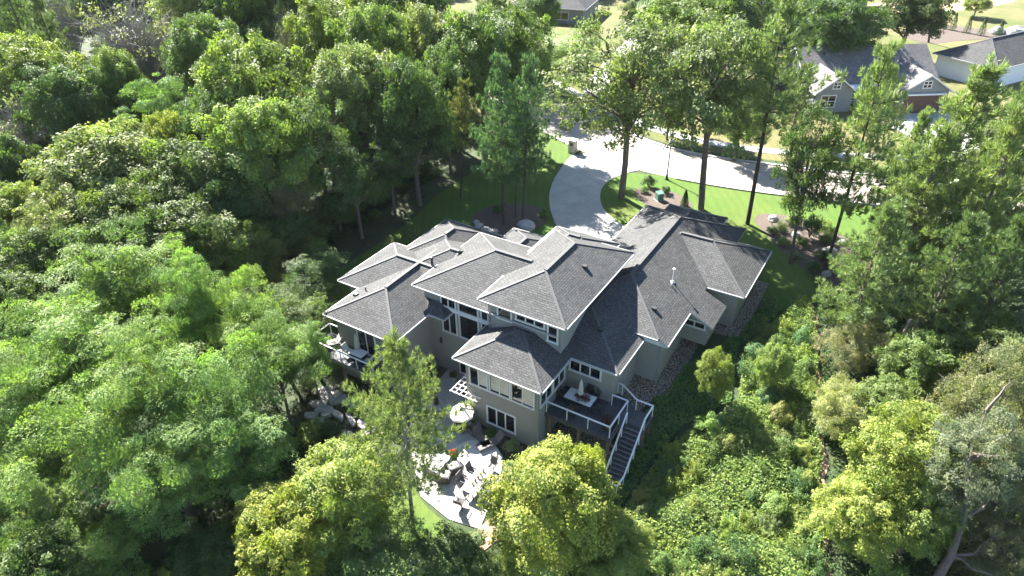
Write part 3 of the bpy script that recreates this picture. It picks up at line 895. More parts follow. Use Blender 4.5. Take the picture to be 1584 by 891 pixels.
# left deck
table(-14.9, -4.35, 0, 1.1, .85, 'small white table on the left deck')
closed_umbrella(-15.3, -4.1, 0, 2.2, M['canvas'], 'closed beige umbrella at the small table on the left deck')
chair(-14.0, -4.5, 0, R(90), 'grey chair right of the small white table on the left deck', None, 'canvas')
chair(-16.0, -4.35, 0, R(-90), 'white cushioned chair left of the small white table on the left deck', None, 'canvaswhite')
lounger(-17.9, -4.0, 0, R(150), 'dark framed lounger with pale cushion in the corner of the left deck', None, 'canvaswhite')
planter(-18.4, -4.75, 0, 'bushy dark potted plant by the left deck railing', .24, (.04, .06, .03), .42, None, 'pot', None, False, 9)

# patio on the lower level
PZ = -2.98
pt = table(-2.25, -7.65, PZ, .95, 2.35, 'long white patio table with a row of flowers on the lower patio')
t = empty("flower_box", hw(-2.25, -7.55, PZ + .74), HANG, 'row of small flower pots along the white patio table', 'flower box')
mb = MB()
for k in range(5): mb.lathe((0, -.62 + k * .31, 0), [(.07, 0), (.09, .13), (.07, .13)], 10)
mb.build("pot", M['dark'], t)
leaf_ball("foliage", .1, .1, 10, .1, t, (.06, .12, .03), .2, 31)
for k in range(5):
    q = leaf_ball("blossom", .12, .1, 60, .08, t, [(.4, .3, .08), (.35, .12, .1), (.4, .2, .08), (.3, .28, .08), (.25, .2, .06)][k], .2, 40 + k)
    q.location = (0, -.62 + k * .31, 0)
G = 'dark chairs round the long patio table'
for a, b, r_, lb in ((-3.05, -7.0, -90, 'dark chair on the house side of the long patio table, nearer the round paving'),
                     (-3.1, -8.0, -90, 'dark chair on the lounge side of the long patio table'),
                     (-1.5, -7.1, 90, 'dark chair behind the long patio table under the maple'),
                     (-1.45, -7.75, 90, 'dark chair in the middle of the maple side of the long patio table'),
                     (-1.4, -8.4, 90, 'dark chair nearest the maple end of the long patio table'),
                     (-2.2, -6.05, 180, 'dark chair at the head of the long patio table by the round paving')):
    chair(a, b, PZ, R(r_), lb, G, 'sling')
chair(-2.35, -9.5, PZ, R(10), 'black swivel chair at the foot of the long patio table', G, 'wicker')
G = 'cushioned patio armchairs'
def armchair(a, b, rot, label):
    t = empty("armchair", hw(a, b, PZ), HANG + rot, label, 'armchair', G)
    mb = MB(); mb.box(-.42, .42, -.4, .42, .08, .3); mb.build("frame", M['wicker'], t)
    mb = MB(); mb.box(-.32, .32, -.3, .42, .31, .45); mb.build("cushion", M['canvas'], t)
    mb = MB(); mb.hexa([(-.4, -.46, .2), (.4, -.46, .2), (.4, -.32, .3), (-.4, -.32, .3)], [(-.4, -.56, .82), (.4, -.56, .82), (.4, -.44, .84), (-.4, -.44, .84)]); mb.build("backrest", M['wicker'], t)
    for x in (-1, 1):
        mb = MB(); mb.box(x * .38 - .06, x * .38 + .06, -.4, .42, .3, .56); mb.build("armrest", M['wicker'], t)
    return t
armchair(-4.35, -7.35, R(60), 'wicker armchair beside the red flowers')
armchair(-4.5, -8.3, R(20), 'wicker armchair next to the fire table, turned to the lawn')
lounger(-4.55, -3.95, PZ, R(-120), 'dark sun lounger at the top of the patio near the house wall')
lounger(-3.4, -4.0, PZ, R(150), 'dark sun lounger between round paving and garden bed')
t = empty("fire_table", hw(-5.75, -7.65, PZ), HANG, 'big pale square stone fire table on the patio', 'fire table')
mb = MB(); mb.box(-.75, .75, -.75, .75, 0, .5); mb.build("base", M['stone'], t)
mb = MB(); mb.box(-.85, .85, -.85, .85, .5, .6); mb.build("table_top", M['walkc'], t)
mb = MB(); mb.box(-.5, .5, -.12, .12, .601, .63); mb.build("burner", M['dark'], t)
planter(-4.9, -6.55, PZ, 'pot of bright red flowers beside the round paving', .25, (.05, .1, .03), .34, (.55, .03, .03), 'dark', None, False, 12)
closed_umbrella(-8.55, -3.6, PZ, 2.5, M['canvasdark'], 'closed dark umbrella on the patio path')
open_umbrella(-6.15, -3.85, PZ, .95, 2.15, M['canvaswhite'], 'open cream umbrella below the pergola')
table(-6.15, -3.95, PZ, .8, .8, 'small table under the open cream umbrella', 0, 'dark')
chair(-5.3, -3.7, PZ, R(70), 'dark chair under the edge of the open cream umbrella', None, 'sling')
planter(-9.7, .1, PZ, 'pale round potted plant by the lower patio door', .3, (.09, .12, .06), .3, None, 'walkc', None, False, 15)
# pergola of white slats on the corner of the sunroom
pg = empty("pergola", hw(-6.3, -2.8, -.3), HANG, 'white slatted pergola fixed to the sunroom corner', 'pergola')
for k in range(6):
    y = -.62 + k * .42
    mb = MB(); mb.box(-1.05, -.02 if y > -.1 else 1.3, y - .025, y + .025, .05, .14); mb.build("rafter", M['white'], pg)
for k in range(3):
    x = -.95 + k * .4
    mb = MB(); mb.box(x - .022, x + .022, -.75, 1.65, .143, .19); mb.build("slat", M['white'], pg)
for k in range(3):
    x = .25 + k * .4
    mb = MB(); mb.box(x - .022, x + .022, -.75, -.03, .143, .19); mb.build("slat", M['white'], pg)
for y in (-.35, 1.3):
    mb = MB(); mb.bar((-.03, y, -.75) if y > 0 else (.9, -.03, -.75), (-.85, y, .03) if y > 0 else (.9, -.62, .03), .07, .07); mb.build("brace", M['dark'], pg)

# stone steps, water feature, boulders
def slab(a, b, z, la, lb, rot, h, mat, name, label, cat, group=None, seed=0):
    rg = random.Random(seed)
    n = 7
    poly = []
    for k in range(n):
        t = 2 * math.pi * (k + rg.uniform(-.25, .25)) / n
        x, y = math.cos(t), math.sin(t)
        m_ = max(abs(x), abs(y)); e = .8 + .2 * m_
        poly.append((x / m_ * e * la / 2 * rg.uniform(.85, 1.08), y / m_ * e * lb / 2 * rg.uniform(.85, 1.08)))
    mb = MB(); mb.prism(poly, -h, 0)
    o = mb.build(name, mat)
    o.location = hw(a, b, z); o.rotation_euler = (R(rg.uniform(-3, 3)), R(rg.uniform(-3, 3)), HANG + R(rot))
    return tag(o, label, cat, group)
G = 'flat stepping stones below the left deck'
steps = [((500, 605), -2.3), ]
for i, (a, b, la, lb, r_) in enumerate([(-17.6, -6.0, 1.1, .8, 40), (-16.9, -6.2, 1.3, .8, 48), (-16.0, -6.25, 1.2, .8, 60), (-15.2, -6.0, .9, .7, 80),
                                   (-14.3, -5.95, 1.0, .8, 85), (-13.3, -5.7, 1.3, .9, 110), (-12.4, -5.7, 1.0, .8, 120), (-17.1, -7.2, 1.3, .7, 30), (-16.3, -7.5, 1.2, .6, 45)]):
    P = hw(a, b); slab(a, b, ground_z(P.x, P.y) + .16, la * 1.12, lb * 1.15, r_, .3, M['stone'], "stepping_stone", 'flat grey stone slab in the curved row of steps below the left deck', 'stepping stone', G, i)
G = 'rough stones round the pond'
rr = random.Random(4)
for i, (a, b, la, lb, r_, h) in enumerate([(-14.9, -7.5, 1.6, .5, -10, .4), (-13.6, -7.4, 1.5, .5, -25, .45), (-12.5, -7.4, 1.2, .6, -20, .5), (-12.0, -6.7, 1.3, .5, -60, .4), (-15.6, -8.6, .8, .6, 20, .4),
                                           (-14.5, -8.9, .9, .5, 0, .35), (-13.6, -9.1, .9, .6, 40, .35), (-12.7, -8.7, .8, .5, 10, .4), (-11.7, -8.0, .9, .6, 70, .4), (-13.0, -6.7, .7, .5, 10, .4), (-15.6, -7.9, .8, .5, 60, .3),
                                           (-11.2, -7.2, .8, .5, 50, .45), (-16.6, -8.5, 1.1, .7, 30, .3)]):
    P = hw(a, b); slab(a, b, ground_z(P.x, P.y) + rr.uniform(.22, .4), la, lb, r_, h, M['stone'], "pond_stone", 'rough pale stone in the ring round the dark pond', 'stone', G, 30 + i)
drape("pond", chaikin(hp([(-15.1, -8.2), (-13.2, -7.9), (-11.9, -7.3), (-11.3, -7.7), (-12.2, -8.6), (-14.4, -8.8)]), 2), .055, M['pond'])
def boulder(x, y, z, r, label, group, seed, mat='boulder'):
    bm = bmesh.new(); bmesh.ops.create_icosphere(bm, subdivisions=2, radius=1)
    rg = random.Random(seed); o3 = Vector((rg.uniform(-50, 50), rg.uniform(-50, 50), 0))
    for v in bm.verts:
        v.co *= 1 + .28 * noise.noise(v.co * 1.3 + o3); v.co = Vector((v.co.x * r, v.co.y * r * rg.uniform(.78, .8), v.co.z * r * .62))
    me = bpy.data.meshes.new("boulder"); bm.to_mesh(me); bm.free(); me.materials.append(M[mat])
    o = link("boulder", me); o.location = (x, y, z + r * .25); o.rotation_euler = (0, 0, rg.uniform(0, 6))
    return tag(o, label, 'boulder', group)
for i, (x, y, r_) in enumerate([(-3.2, 60.3, .5), (-2.6, 59.7, .4), (-2.2, 59.3, .35), (-1.6, 59.2, .4), (-3.5, 61.0, .4)]):
    boulder(x, y, ground_z(x, y), r_, 'tan boulder on the lawn edge of the left driveway bed', 'tan boulders edging the left bed', 60 + i)
boulder(1.5, 59.6, 0, .95, 'big pale boulder under the blue green pines', None, 70, 'walkc')
for i, (x, y, r_) in enumerate([(26.2, 60.4, .6), (27.3, 57.2, .55), (29.2, 53.8, .8), (30.0, 52.0, .5), (27.6, 50.2, .5), (31.2, 55.5, .6)]):
    boulder(x, y, 0, r_, ['pale flat boulder at the street end of the right garden bed', 'boulder beside the tall bare pine trunk', 'large flat boulder in the middle of the right garden bed', 'brown boulder behind the large flat one', 'boulder at the house end of the right garden bed', 'boulder at the far edge of the right garden bed'][i], None, 80 + i)

# ------------------------------------------------------------------ street furniture
lp = empty("street_lamp", (17.46, 70.16, 0), 0, 'black street lamp with a white globe beside the street', 'street lamp')
mb = MB(); mb.lathe((0, 0, 0), [(.22, 0), (.22, .12), (.15, .2), (.12, .6), (.075, .7), (.06, 3.9), (.1, 3.95), (.14, 4.15)], 14); mb.build("post", M['dark'], lp)
mb = MB(); mb.lathe((0, 0, 4.12), [(.12, 0), (.25, .14), (.29, .34), (.24, .52), (.10, .62)], 16); mb.build("globe", plain("lamp_globe", (.85, .85, .83), .3), lp, True)
mb = MB(); mb.lathe((0, 0, 4.72), [(.15, 0), (.1, .08), (.02, .2)], 12); mb.build("cap", M['dark'], lp)
pm = empty("stone_mailbox", (7.6, 78.2, 0), R(-30), 'square stone mailbox pillar at the mouth of the driveway', 'mailbox')
mb = MB(); mb.box(-.42, .42, -.42, .42, 0, 1.55); mb.build("pillar", M['stone'], pm)
mb = MB(); mb.box(-.5, .5, -.5, .5, 1.55, 1.68); mb.build("cap", M['walkc'], pm)
mb = MB(); mb.box(-.43, -.40, -.16, .16, 1.0, 1.35); mb.box(-.16, .16, -.45, -.42, 1.0, 1.35); mb.build("door", M['dark'], pm)
ub = empty("utility_box", (15.7, 65.2, 0), R(20), 'green metal utility box in the mulch bed behind the garage', 'utility box')
mb = MB(); mb.box(-.35, .35, -.3, .3, .05, .8); mb.build("cabinet", M['green'], ub)
mb = MB(); mb.hexa([(-.38, -.33, .8), (.38, -.33, .8), (.38, .33, .8), (-.38, .33, .8)], [(-.36, -.31, .84), (.36, -.31, .84), (.36, .31, .96), (-.36, .31, .96)]); mb.build("lid", M['green'], ub)
mb = MB(); mb.box(-.45, .45, -.4, .4, -.05, .06); mb.build("pad", M['walkc'], ub)
fm = empty("mailbox", (-12.9, 133.0, 0), R(30), 'dark post mailbox beside the far end of the street', 'mailbox')
mb = MB(); mb.box(-.08, .08, -.08, .08, 0, 1.3); mb.build("post", M['dark'], fm)
mb = MB(); mb.box(-.28, .28, -.16, .16, 1.3, 1.5); mb.tube([(-.28, 0, 1.5), (.28, 0, 1.5)], .16, 12); mb.build("body", M['dark'], fm)

# ------------------------------------------------------------------ neighbour houses
def gable(par, x0, x1, y0, y1, e, rise, axis, ov=.5, mat=None, name='roof'):
    """gable roof with real thickness; axis = direction of the ridge"""
    mb = MB(); th = .16
    if axis == 'y':
        xm = (x0 + x1) / 2; k = rise / (xm - x0); z0 = e - ov * k
        ya, yb = y0 - ov, y1 + ov; s_ = math.hypot(xm - x0 + ov, rise + ov * k)
        for (xa, sgn) in ((x0 - ov, 1), (x1 + ov, -1)):
            q = [(xa, ya, z0), (xm, ya, e + rise), (xm, yb, e + rise), (xa, yb, z0)]
            mb.hexa([(p_[0], p_[1], p_[2] - th) for p_ in q], q, 1)
            mb.face([(p_[0], p_[1], p_[2] + .004) for p_ in q], 0, [(0, 0), (0, s_), (yb - ya, s_), (yb - ya, 0)])
    else:
        ym = (y0 + y1) / 2; k = rise / (ym - y0); z0 = e - ov * k
        xa, xb = x0 - ov, x1 + ov; s_ = math.hypot(ym - y0 + ov, rise + ov * k)
        for yy in (y0 - ov, y1 + ov):
            q = [(xa, yy, z0), (xa, ym, e + rise), (xb, ym, e + rise), (xb, yy, z0)]
            mb.hexa([(p_[0], p_[1], p_[2] - th) for p_ in q], q, 1)
            mb.face([(p_[0], p_[1], p_[2] + .004) for p_ in q], 0, [(0, 0), (0, s_), (xb - xa, s_), (xb - xa, 0)])
    return mb.build(name, [mat or M['shingle'], M['white']], par)

def gwall(par, x0, x1, y0, y1, e, rise, axis, mat):
    mb = MB()
    if axis == 'y':
        xm = (x0 + x1) / 2
        f = [(x0, 0), (x1, 0), (x1, e), (xm, e + rise - .02), (x0, e)]
        n = len(mb.v); mb.v += [(x, y0, z) for x, z in f] + [(x, y1, z) for x, z in f]
    else:
        ym = (y0 + y1) / 2
        f = [(y0, 0), (y1, 0), (y1, e), (ym, e + rise - .02), (y0, e)]
        n = 0; mb.v += [(x0, y, z) for y, z in f] + [(x1, y, z) for y, z in f]
    mb.f += [(4, 3, 2, 1, 0), (5, 6, 7, 8, 9)] + [(i, (i + 1) % 5, 5 + (i + 1) % 5, 5 + i) for i in range(5)]
    mb.mi += [0] * 7
    return mb.build("wall", mat, par)

N1 = empty("house", (50, 92, 0), R(3), 'grey gabled neighbour house with white trim across the street', 'house')
M['shingle2'] = shingle_mat("brown_grey_shingle", (.20, .19, .185), (.13, .125, .122), (.08, .078, .076))
gwall(N1, -8.5, 9.6, 2.2, 13, 3.0, 3.6, 'x', M['siding']); gable(N1, -8.5, 9.6, 2.2, 13, 3.0, 3.6, 'x', .5, M['shingle2'])
gwall(N1, 2.2, 8.8, -2.2, 7.5, 3.2, 2.1, 'y', M['siding']); gable(N1, 2.2, 8.8, -2.2, 7.5, 3.2, 2.1, 'y', .5, M['shingle2'])
gwall(N1, -8.6, -3.6, -.8, 7.5, 3.1, 1.9, 'y', M['siding']); gable(N1, -8.6, -3.6, -.8, 7.5, 3.1, 1.9, 'y', .5, M['shingle2'])
window(N1, 'f', 5.0, 6.0, 3.5, 4.3, -2.2, 2, 2); window(N1, 'f', -6.55, -5.65, 3.3, 4.1, -.8, 2, 2)
window(N1, 'f', -7.8, -5.9, .8, 2.3, -.8, 2, 2); window(N1, 'f', -2.9, -.4, .6, 2.3, 2.2, 3, 2)
mb = MB(); mb.box(2.6, 8.4, -2.6, -2.2, 2.55, 2.75); mb.box(-3.4, 2.0, .2, 2.2, 2.7, 2.85); mb.build("porch_trim", M['white'], N1)
mb = MB()
for x in (-3.2, -1.4, .4, 1.9): mb.box(x - .1, x + .1, .35, .55, 0, 2.7)
mb.build("porch_post", M['white'], N1)
mb = MB(); mb.box(2.9, 8.1, -2.27, -2.19, 0, 2.4)
for k in range(1, 4): mb.box(2.9, 8.1, -2.285, -2.2, k * .6 - .012, k * .6 + .012)
mb.build("garage_door", M['brown'], N1)

N2 = empty("house", (68.0, 103.1, 0), R(-62), 'neighbour house with broad dark hip roof and pale walls at the right', 'house')
walls(N2, -4.5, 4.5, .55, 21, 0, 3.05, M['bluewall'])
roof(N2, -5.1, 5.1, 0, 22, 3.2, .5, [M['shingle'], M['white'], M['soffit']])
window(N2, 'l', 9, 11, .9, 2.3, -4.5, 2); window(N2, 'l', 14, 16, .9, 2.3, -4.5, 2)
N3 = empty("house", (10.5, 148, 0), R(-20), 'far house with grey roof at the top edge of the picture', 'house')
walls(N3, -9, 6, -4, 9, 0, 2.8, M['siding']); roof(N3, -9.6, 6.6, -4.6, 9.6, 3.0, .5)
window(N3, 'f', -6, -3, .8, 2.2, -4, 2); window(N3, 'f', 0, 3, .8, 2.2, -4, 2)

# ------------------------------------------------------------------ trees
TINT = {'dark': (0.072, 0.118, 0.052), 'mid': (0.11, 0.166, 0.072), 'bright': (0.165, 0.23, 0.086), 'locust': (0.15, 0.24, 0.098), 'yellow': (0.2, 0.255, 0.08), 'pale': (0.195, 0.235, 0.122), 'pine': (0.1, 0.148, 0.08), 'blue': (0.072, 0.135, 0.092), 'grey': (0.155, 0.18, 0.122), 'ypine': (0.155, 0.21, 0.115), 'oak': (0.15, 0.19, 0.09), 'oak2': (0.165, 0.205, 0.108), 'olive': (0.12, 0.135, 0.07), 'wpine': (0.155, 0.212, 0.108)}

def sph(rg, n, zmin=-1.0):
    z = rg.uniform(zmin, 1, n); t = rg.uniform(0, 2 * math.pi, n); r_ = np.sqrt(1 - z * z)
    return np.stack([r_ * np.cos(t), r_ * np.sin(t), z], 1)

def crown_broad(name, seed, rz, ncl, rc, per, leaf, flat=.7, gap=.0, zmin=-.55, asp=.5, inner=.35, zc=None, updir=.55, mat='leaf', lop=.25):
    """clumps of leaves through the crown's volume: domes near the surface, fewer inside"""
    rg = np.random.default_rng(seed)
    Hn, Rn = 10.0, 4.0
    zc = Hn - rz if zc is None else zc
    d = sph(rg, ncl, zmin)
    ph = rg.uniform(0, 6.28, 4)
    lob = 1 + lop * np.sin(2 * np.arctan2(d[:, 1], d[:, 0]) + ph[0]) * (1 - d[:, 2] ** 2) + lop * .6 * np.sin(5 * np.arctan2(d[:, 1], d[:, 0]) + ph[1] + 3 * d[:, 2])
    rad = np.where(rg.uniform(size=ncl) < inner, rg.uniform(.35, .75, ncl), rg.uniform(.78, 1.0, ncl)) * lob
    cen = d * rad[:, None] * np.array([Rn, Rn, rz]) + [0, 0, zc]
    cen = cen[rg.uniform(size=ncl) > gap]
    Ps, Ns = [], []
    for c in cen:
        r_ = rc * float(np.clip(np.exp(rg.normal() * .38), .45, 1.9))
        m_ = int(per * (r_ / rc) ** 2)
        e = sph(rg, m_, -.45)
        wob = 1 + .4 * np.sin(4 * e[:, 0] + rg.uniform(0, 6)) * np.sin(4 * e[:, 1] + rg.uniform(0, 6))
        q = e * (rg.uniform(.35, 1.0, m_) ** .5 * wob)[:, None] * r_ * np.array([1, 1, flat])
        cj = rg.normal(size=3) * .42
        out = c - np.array([0, 0, zc - rz * .4]); out = out / np.linalg.norm(out)
        Ps.append(c + q); Ns.append(e * .45 + out * .22 + np.array([0, 0, updir]) + cj + rg.normal(size=(m_, 3)) * .34)
    P_ = np.concatenate(Ps); N_ = np.concatenate(Ns)
    return leaf_mesh(name, P_, N_, rg.uniform(.6, 1.4, len(P_)) * leaf, asp, M[mat], rg), cen

def crown_pine(name, seed, z0, z1, r0, levels, nbr, tuft, needles, nl, up=.25, sweep=0.0, top=.18):
    """whorls of branches carrying tufts of needles"""
    rg = np.random.default_rng(seed)
    Ps, Ns, Ds, brs = [], [], [], []
    for i in range(levels):
        t = i / (levels - 1)
        z = z0 + (z1 - z0) * t
        prof = (math.sin(math.pi * min(1, (1 - t) * .62 + .0)) ** .8) if t > .25 else (.62 + .38 * t / .25)
        L0 = r0 * max(top, min(1.0, 1.25 * (1 - t) ** .75 if t > .3 else prof))
        for k in range(nbr):
            az = 2 * math.pi * (k + rg.uniform(-.35, .35)) / nbr + i * 1.1
            L = L0 * rg.uniform(.55, 1.18)
            zj = z + rg.uniform(-.5, .5) * (z1 - z0) / levels
            dirh = np.array([math.cos(az), math.sin(az), 0])
            rise = up * (.4 + 1.2 * t)
            side = np.array([-dirh[1], dirh[0], 0])
            brs.append((np.array([0, 0, zj]), dirh * L + np.array([0, 0, rise * L])))
            n = max(3, int(tuft * L / r0))
            for s_ in np.linspace(.28, 1.0, n):
                wdt = L * .30 * (1.1 - s_) + .12
                for q in range(3):
                    o = side * rg.uniform(-1, 1) * wdt
                    c = np.array([0, 0, zj]) + dirh * L * s_ + o + np.array([sweep * s_, 0, rise * L * s_ ** 1.4 + rg.normal() * .09])
                    dd = dirh * .75 + o * .9 + np.array([0, 0, .35 + rise]); dd /= np.linalg.norm(dd)
                    nd = dd + rg.normal(size=(needles, 3)) * .62; nd /= np.linalg.norm(nd, axis=1, keepdims=True)
                    nd[:, 2] = np.abs(nd[:, 2]) * .8 + nd[:, 2] * .2
                    Ps.append(c + nd * nl * .5); Ds.append(nd)
                    Ns.append(np.cross(nd, rg.normal(size=(needles, 3))) + [0, 0, .35])
    P_, N_, D_ = np.concatenate(Ps), np.concatenate(Ns), np.concatenate(Ds)
    n = len(P_)
    me = leaf_mesh(name, P_, N_, rg.uniform(.75, 1.2, n) * nl, .12, M['needle'], rg, D_ * 4)
    return me, brs

def limb(mb, p, q, r0, r1, rg, n=5, k=4, sag=.12):
    p, q = Vector(p), Vector(q); L = (q - p).length
    pts = []
    for i in range(k + 1):
        t = i / k
        j = Vector((rg.normal() * .05, rg.normal() * .05, sag * math.sin(math.pi * t))) * L * (1 if 0 < i < k else 0)
        pts.append(p.lerp(q, t) + j)
    mb.tube(pts, [r0 + (r1 - r0) * i / k for i in range(k + 1)], n, 0, False)
    return pts

def trunk_broad(name, seed, cen, zsplit, r=.28, mat='bark', nl=14, twig=0):
    rg = np.random.default_rng(seed + 500)
    mb = MB()
    mb.tube([(0, 0, -.5), (0, 0, 0), (.06, .03, zsplit * .5), (.02, -.05, zsplit), (.1, .05, zsplit + 2.2), (.05, .1, 8.4)], [r * 1.35, r * 1.15, r, r * .9, r * .55, r * .15], 8)
    idx = rg.permutation(len(cen))[:nl]
    for i in idx:
        c = cen[i]; z0 = min(zsplit + rg.uniform(-.6, 1.6), c[2] - .3)
        pts = limb(mb, (0, 0, max(z0, zsplit * .7)), c, r * .42, r * .08, rg)
        for _ in range(twig):
            e = Vector(c) + Vector(rg.normal(size=3) * .9)
            limb(mb, pts[rg.integers(1, 4)], e, r * .1, r * .03, rg, 4, 3)
    return mb.mesh(name, M[mat])

def trunk_pine(name, seed, brs, top, r=.2, mat='bark', bare=0):
    rg = np.random.default_rng(seed + 900)
    mb = MB()
    mb.tube([(0, 0, -.5), (0, 0, 0), (.03, .02, top * .4), (-.03, .03, top * .75), (0, 0, top)], [r * 1.3, r * 1.1, r * .85, r * .5, r * .08], 8)
    for o, d in brs[::2]:
        mb.tube([tuple(o), tuple(o + d * .5 + np.array([0, 0, -.05])), tuple(o + d)], [r * .2, r * .12, r * .04], 4, 0, False)
    for _ in range(bare):
        az, z = rg.uniform(0, 6.28), rg.uniform(3, 6); l = rg.uniform(.5, 1.4)
        mb.tube([(0, 0, z), (l * math.cos(az), l * math.sin(az), z + .1)], [.03, .01], 4, 0, False)
    return mb.mesh(name, M[mat])

VAR = {}
def add_var(ty, crown, trunk): VAR.setdefault(ty, []).append((crown, trunk))
for s_ in range(5):
    c, cen = crown_broad("crown", 10 + s_, 3.6, 330, .60, 130, .225, .72, .08, -.6)
    add_var('B', c, trunk_broad("trunk", 10 + s_, cen, 3.4))
for s_ in range(3):
    c, cen = crown_broad("crown", 30 + s_, 3.4, 190, .84, 230, .22, .28, .05, -.7, .26, .4, None, .8, lop=.4)
    add_var('L', c, trunk_broad("trunk", 30 + s_, cen, 3.2, .2))
for s_ in range(3):
    c, cen = crown_broad("crown", 50 + s_, 4.0, 330, .52, 140, .19, .85, .07, -.75, .5, .3, lop=.12)
    add_var('Y', c, trunk_broad("trunk", 50 + s_, cen, 2.4, .2))
for s_ in range(2):
    c, cen = crown_broad("crown", 60 + s_, 3.2, 170, .55, 110, .19, .7, .06, -.85, .5, .4, 6.5, .5, lop=.3)
    add_var('O', c, trunk_broad("trunk", 60 + s_, cen, 4.3, .2, 'bark', 34, 1))
for s_ in range(2):
    c, cen = crown_broad("crown", 70 + s_, 3.6, 60, .7, 34, .22, .7, .1, -.5)
    add_var('G', c, trunk_broad("trunk", 70 + s_, cen, 2.6, .22, 'barkgrey', 55, 10))
for s_ in range(2):
    c, cen = crown_broad("crown", 80 + s_, 4.5, 290, .55, 150, .17, 1.0, .07, -.8, .35, .35, None, .35)
    add_var('V', c, trunk_broad("trunk", 80 + s_, cen, 2.0, .2, 'barkgrey', 26, 2))
for s_ in range(3):
    c, brs = crown_pine("crown", 90 + s_, 1.6, 9.7, 4.1, 14, 8, 9, 13, .44, .26, .35)
    add_var('P', c, trunk_pine("trunk", 90 + s_, brs, 9.8))
c, brs = crown_pine("crown", 97, 3.3, 9.8, 4.0, 12, 6, 8, 13, .46, .15)
add_var('P2', c, trunk_pine("trunk", 97, brs, 9.8, .16, 'barkdark', 8))
for s_ in range(2):
    c, brs = crown_pine("crown", 100 + s_, 4.8, 9.9, 4.0, 9, 6, 8, 14, .44, .2, .3)
    add_var('H', c, trunk_pine("trunk", 100 + s_, brs, 9.9, .17, 'barkdark', 14))

for s_ in range(1):
    c, brs = crown_pine("crown", 120 + s_, 3.2, 9.7, 4.3, 12, 7, 10, 15, .38, .30, .0, .16)
    add_var('W', c, trunk_pine("trunk", 120 + s_, brs, 9.95, .15, 'barkgrey', 6))
NAME = {'W': 'pine_tree', 'B': 'broadleaf_tree', 'L': 'locust_tree', 'Y': 'maple_tree', 'O': 'oak_tree', 'G': 'bare_tree', 'V': 'vine_covered_tree', 'P': 'pine_tree', 'P2': 'pine_tree', 'H': 'pine_tree'}
used = {}
trng = random.Random(11)
def plant(ty, x, y, z, r, h, lean, tint, label, group=None, name=None, cat='tree'):
    i = used.get(ty, 0); used[ty] = i + 1
    cm, tm = VAR[ty][i % len(VAR[ty])]
    t = empty(name or NAME[ty], (x, y, z), trng.uniform(0, 6.28), label, cat, group)
    k = math.atan2(lean, h)
    t.rotation_euler = Matrix.Rotation(k, 3, 'Y').to_euler() if abs(lean) > .05 else t.rotation_euler
    if abs(lean) > .05:
        t.rotation_euler = (Matrix.Rotation(k, 3, 'Y') @ Matrix.Rotation(trng.uniform(0, 6.28), 3, 'Z')).to_euler()
    t.scale = (r / 4, r / 4 * trng.uniform(.92, 1.08), h / 10)
    co = link("crown", cm, t)
    v = trng.uniform(.88, 1.12); w = trng.uniform(.93, 1.07)
    q = TINT[tint] if isinstance(tint, str) else tint
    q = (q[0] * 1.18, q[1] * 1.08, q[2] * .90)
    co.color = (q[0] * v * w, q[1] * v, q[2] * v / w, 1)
    tr = link("trunk", tm, t)
    if ty in ('P2', 'H', 'O'):           # keep trunks slim where the crown is wide
        pass
    return t

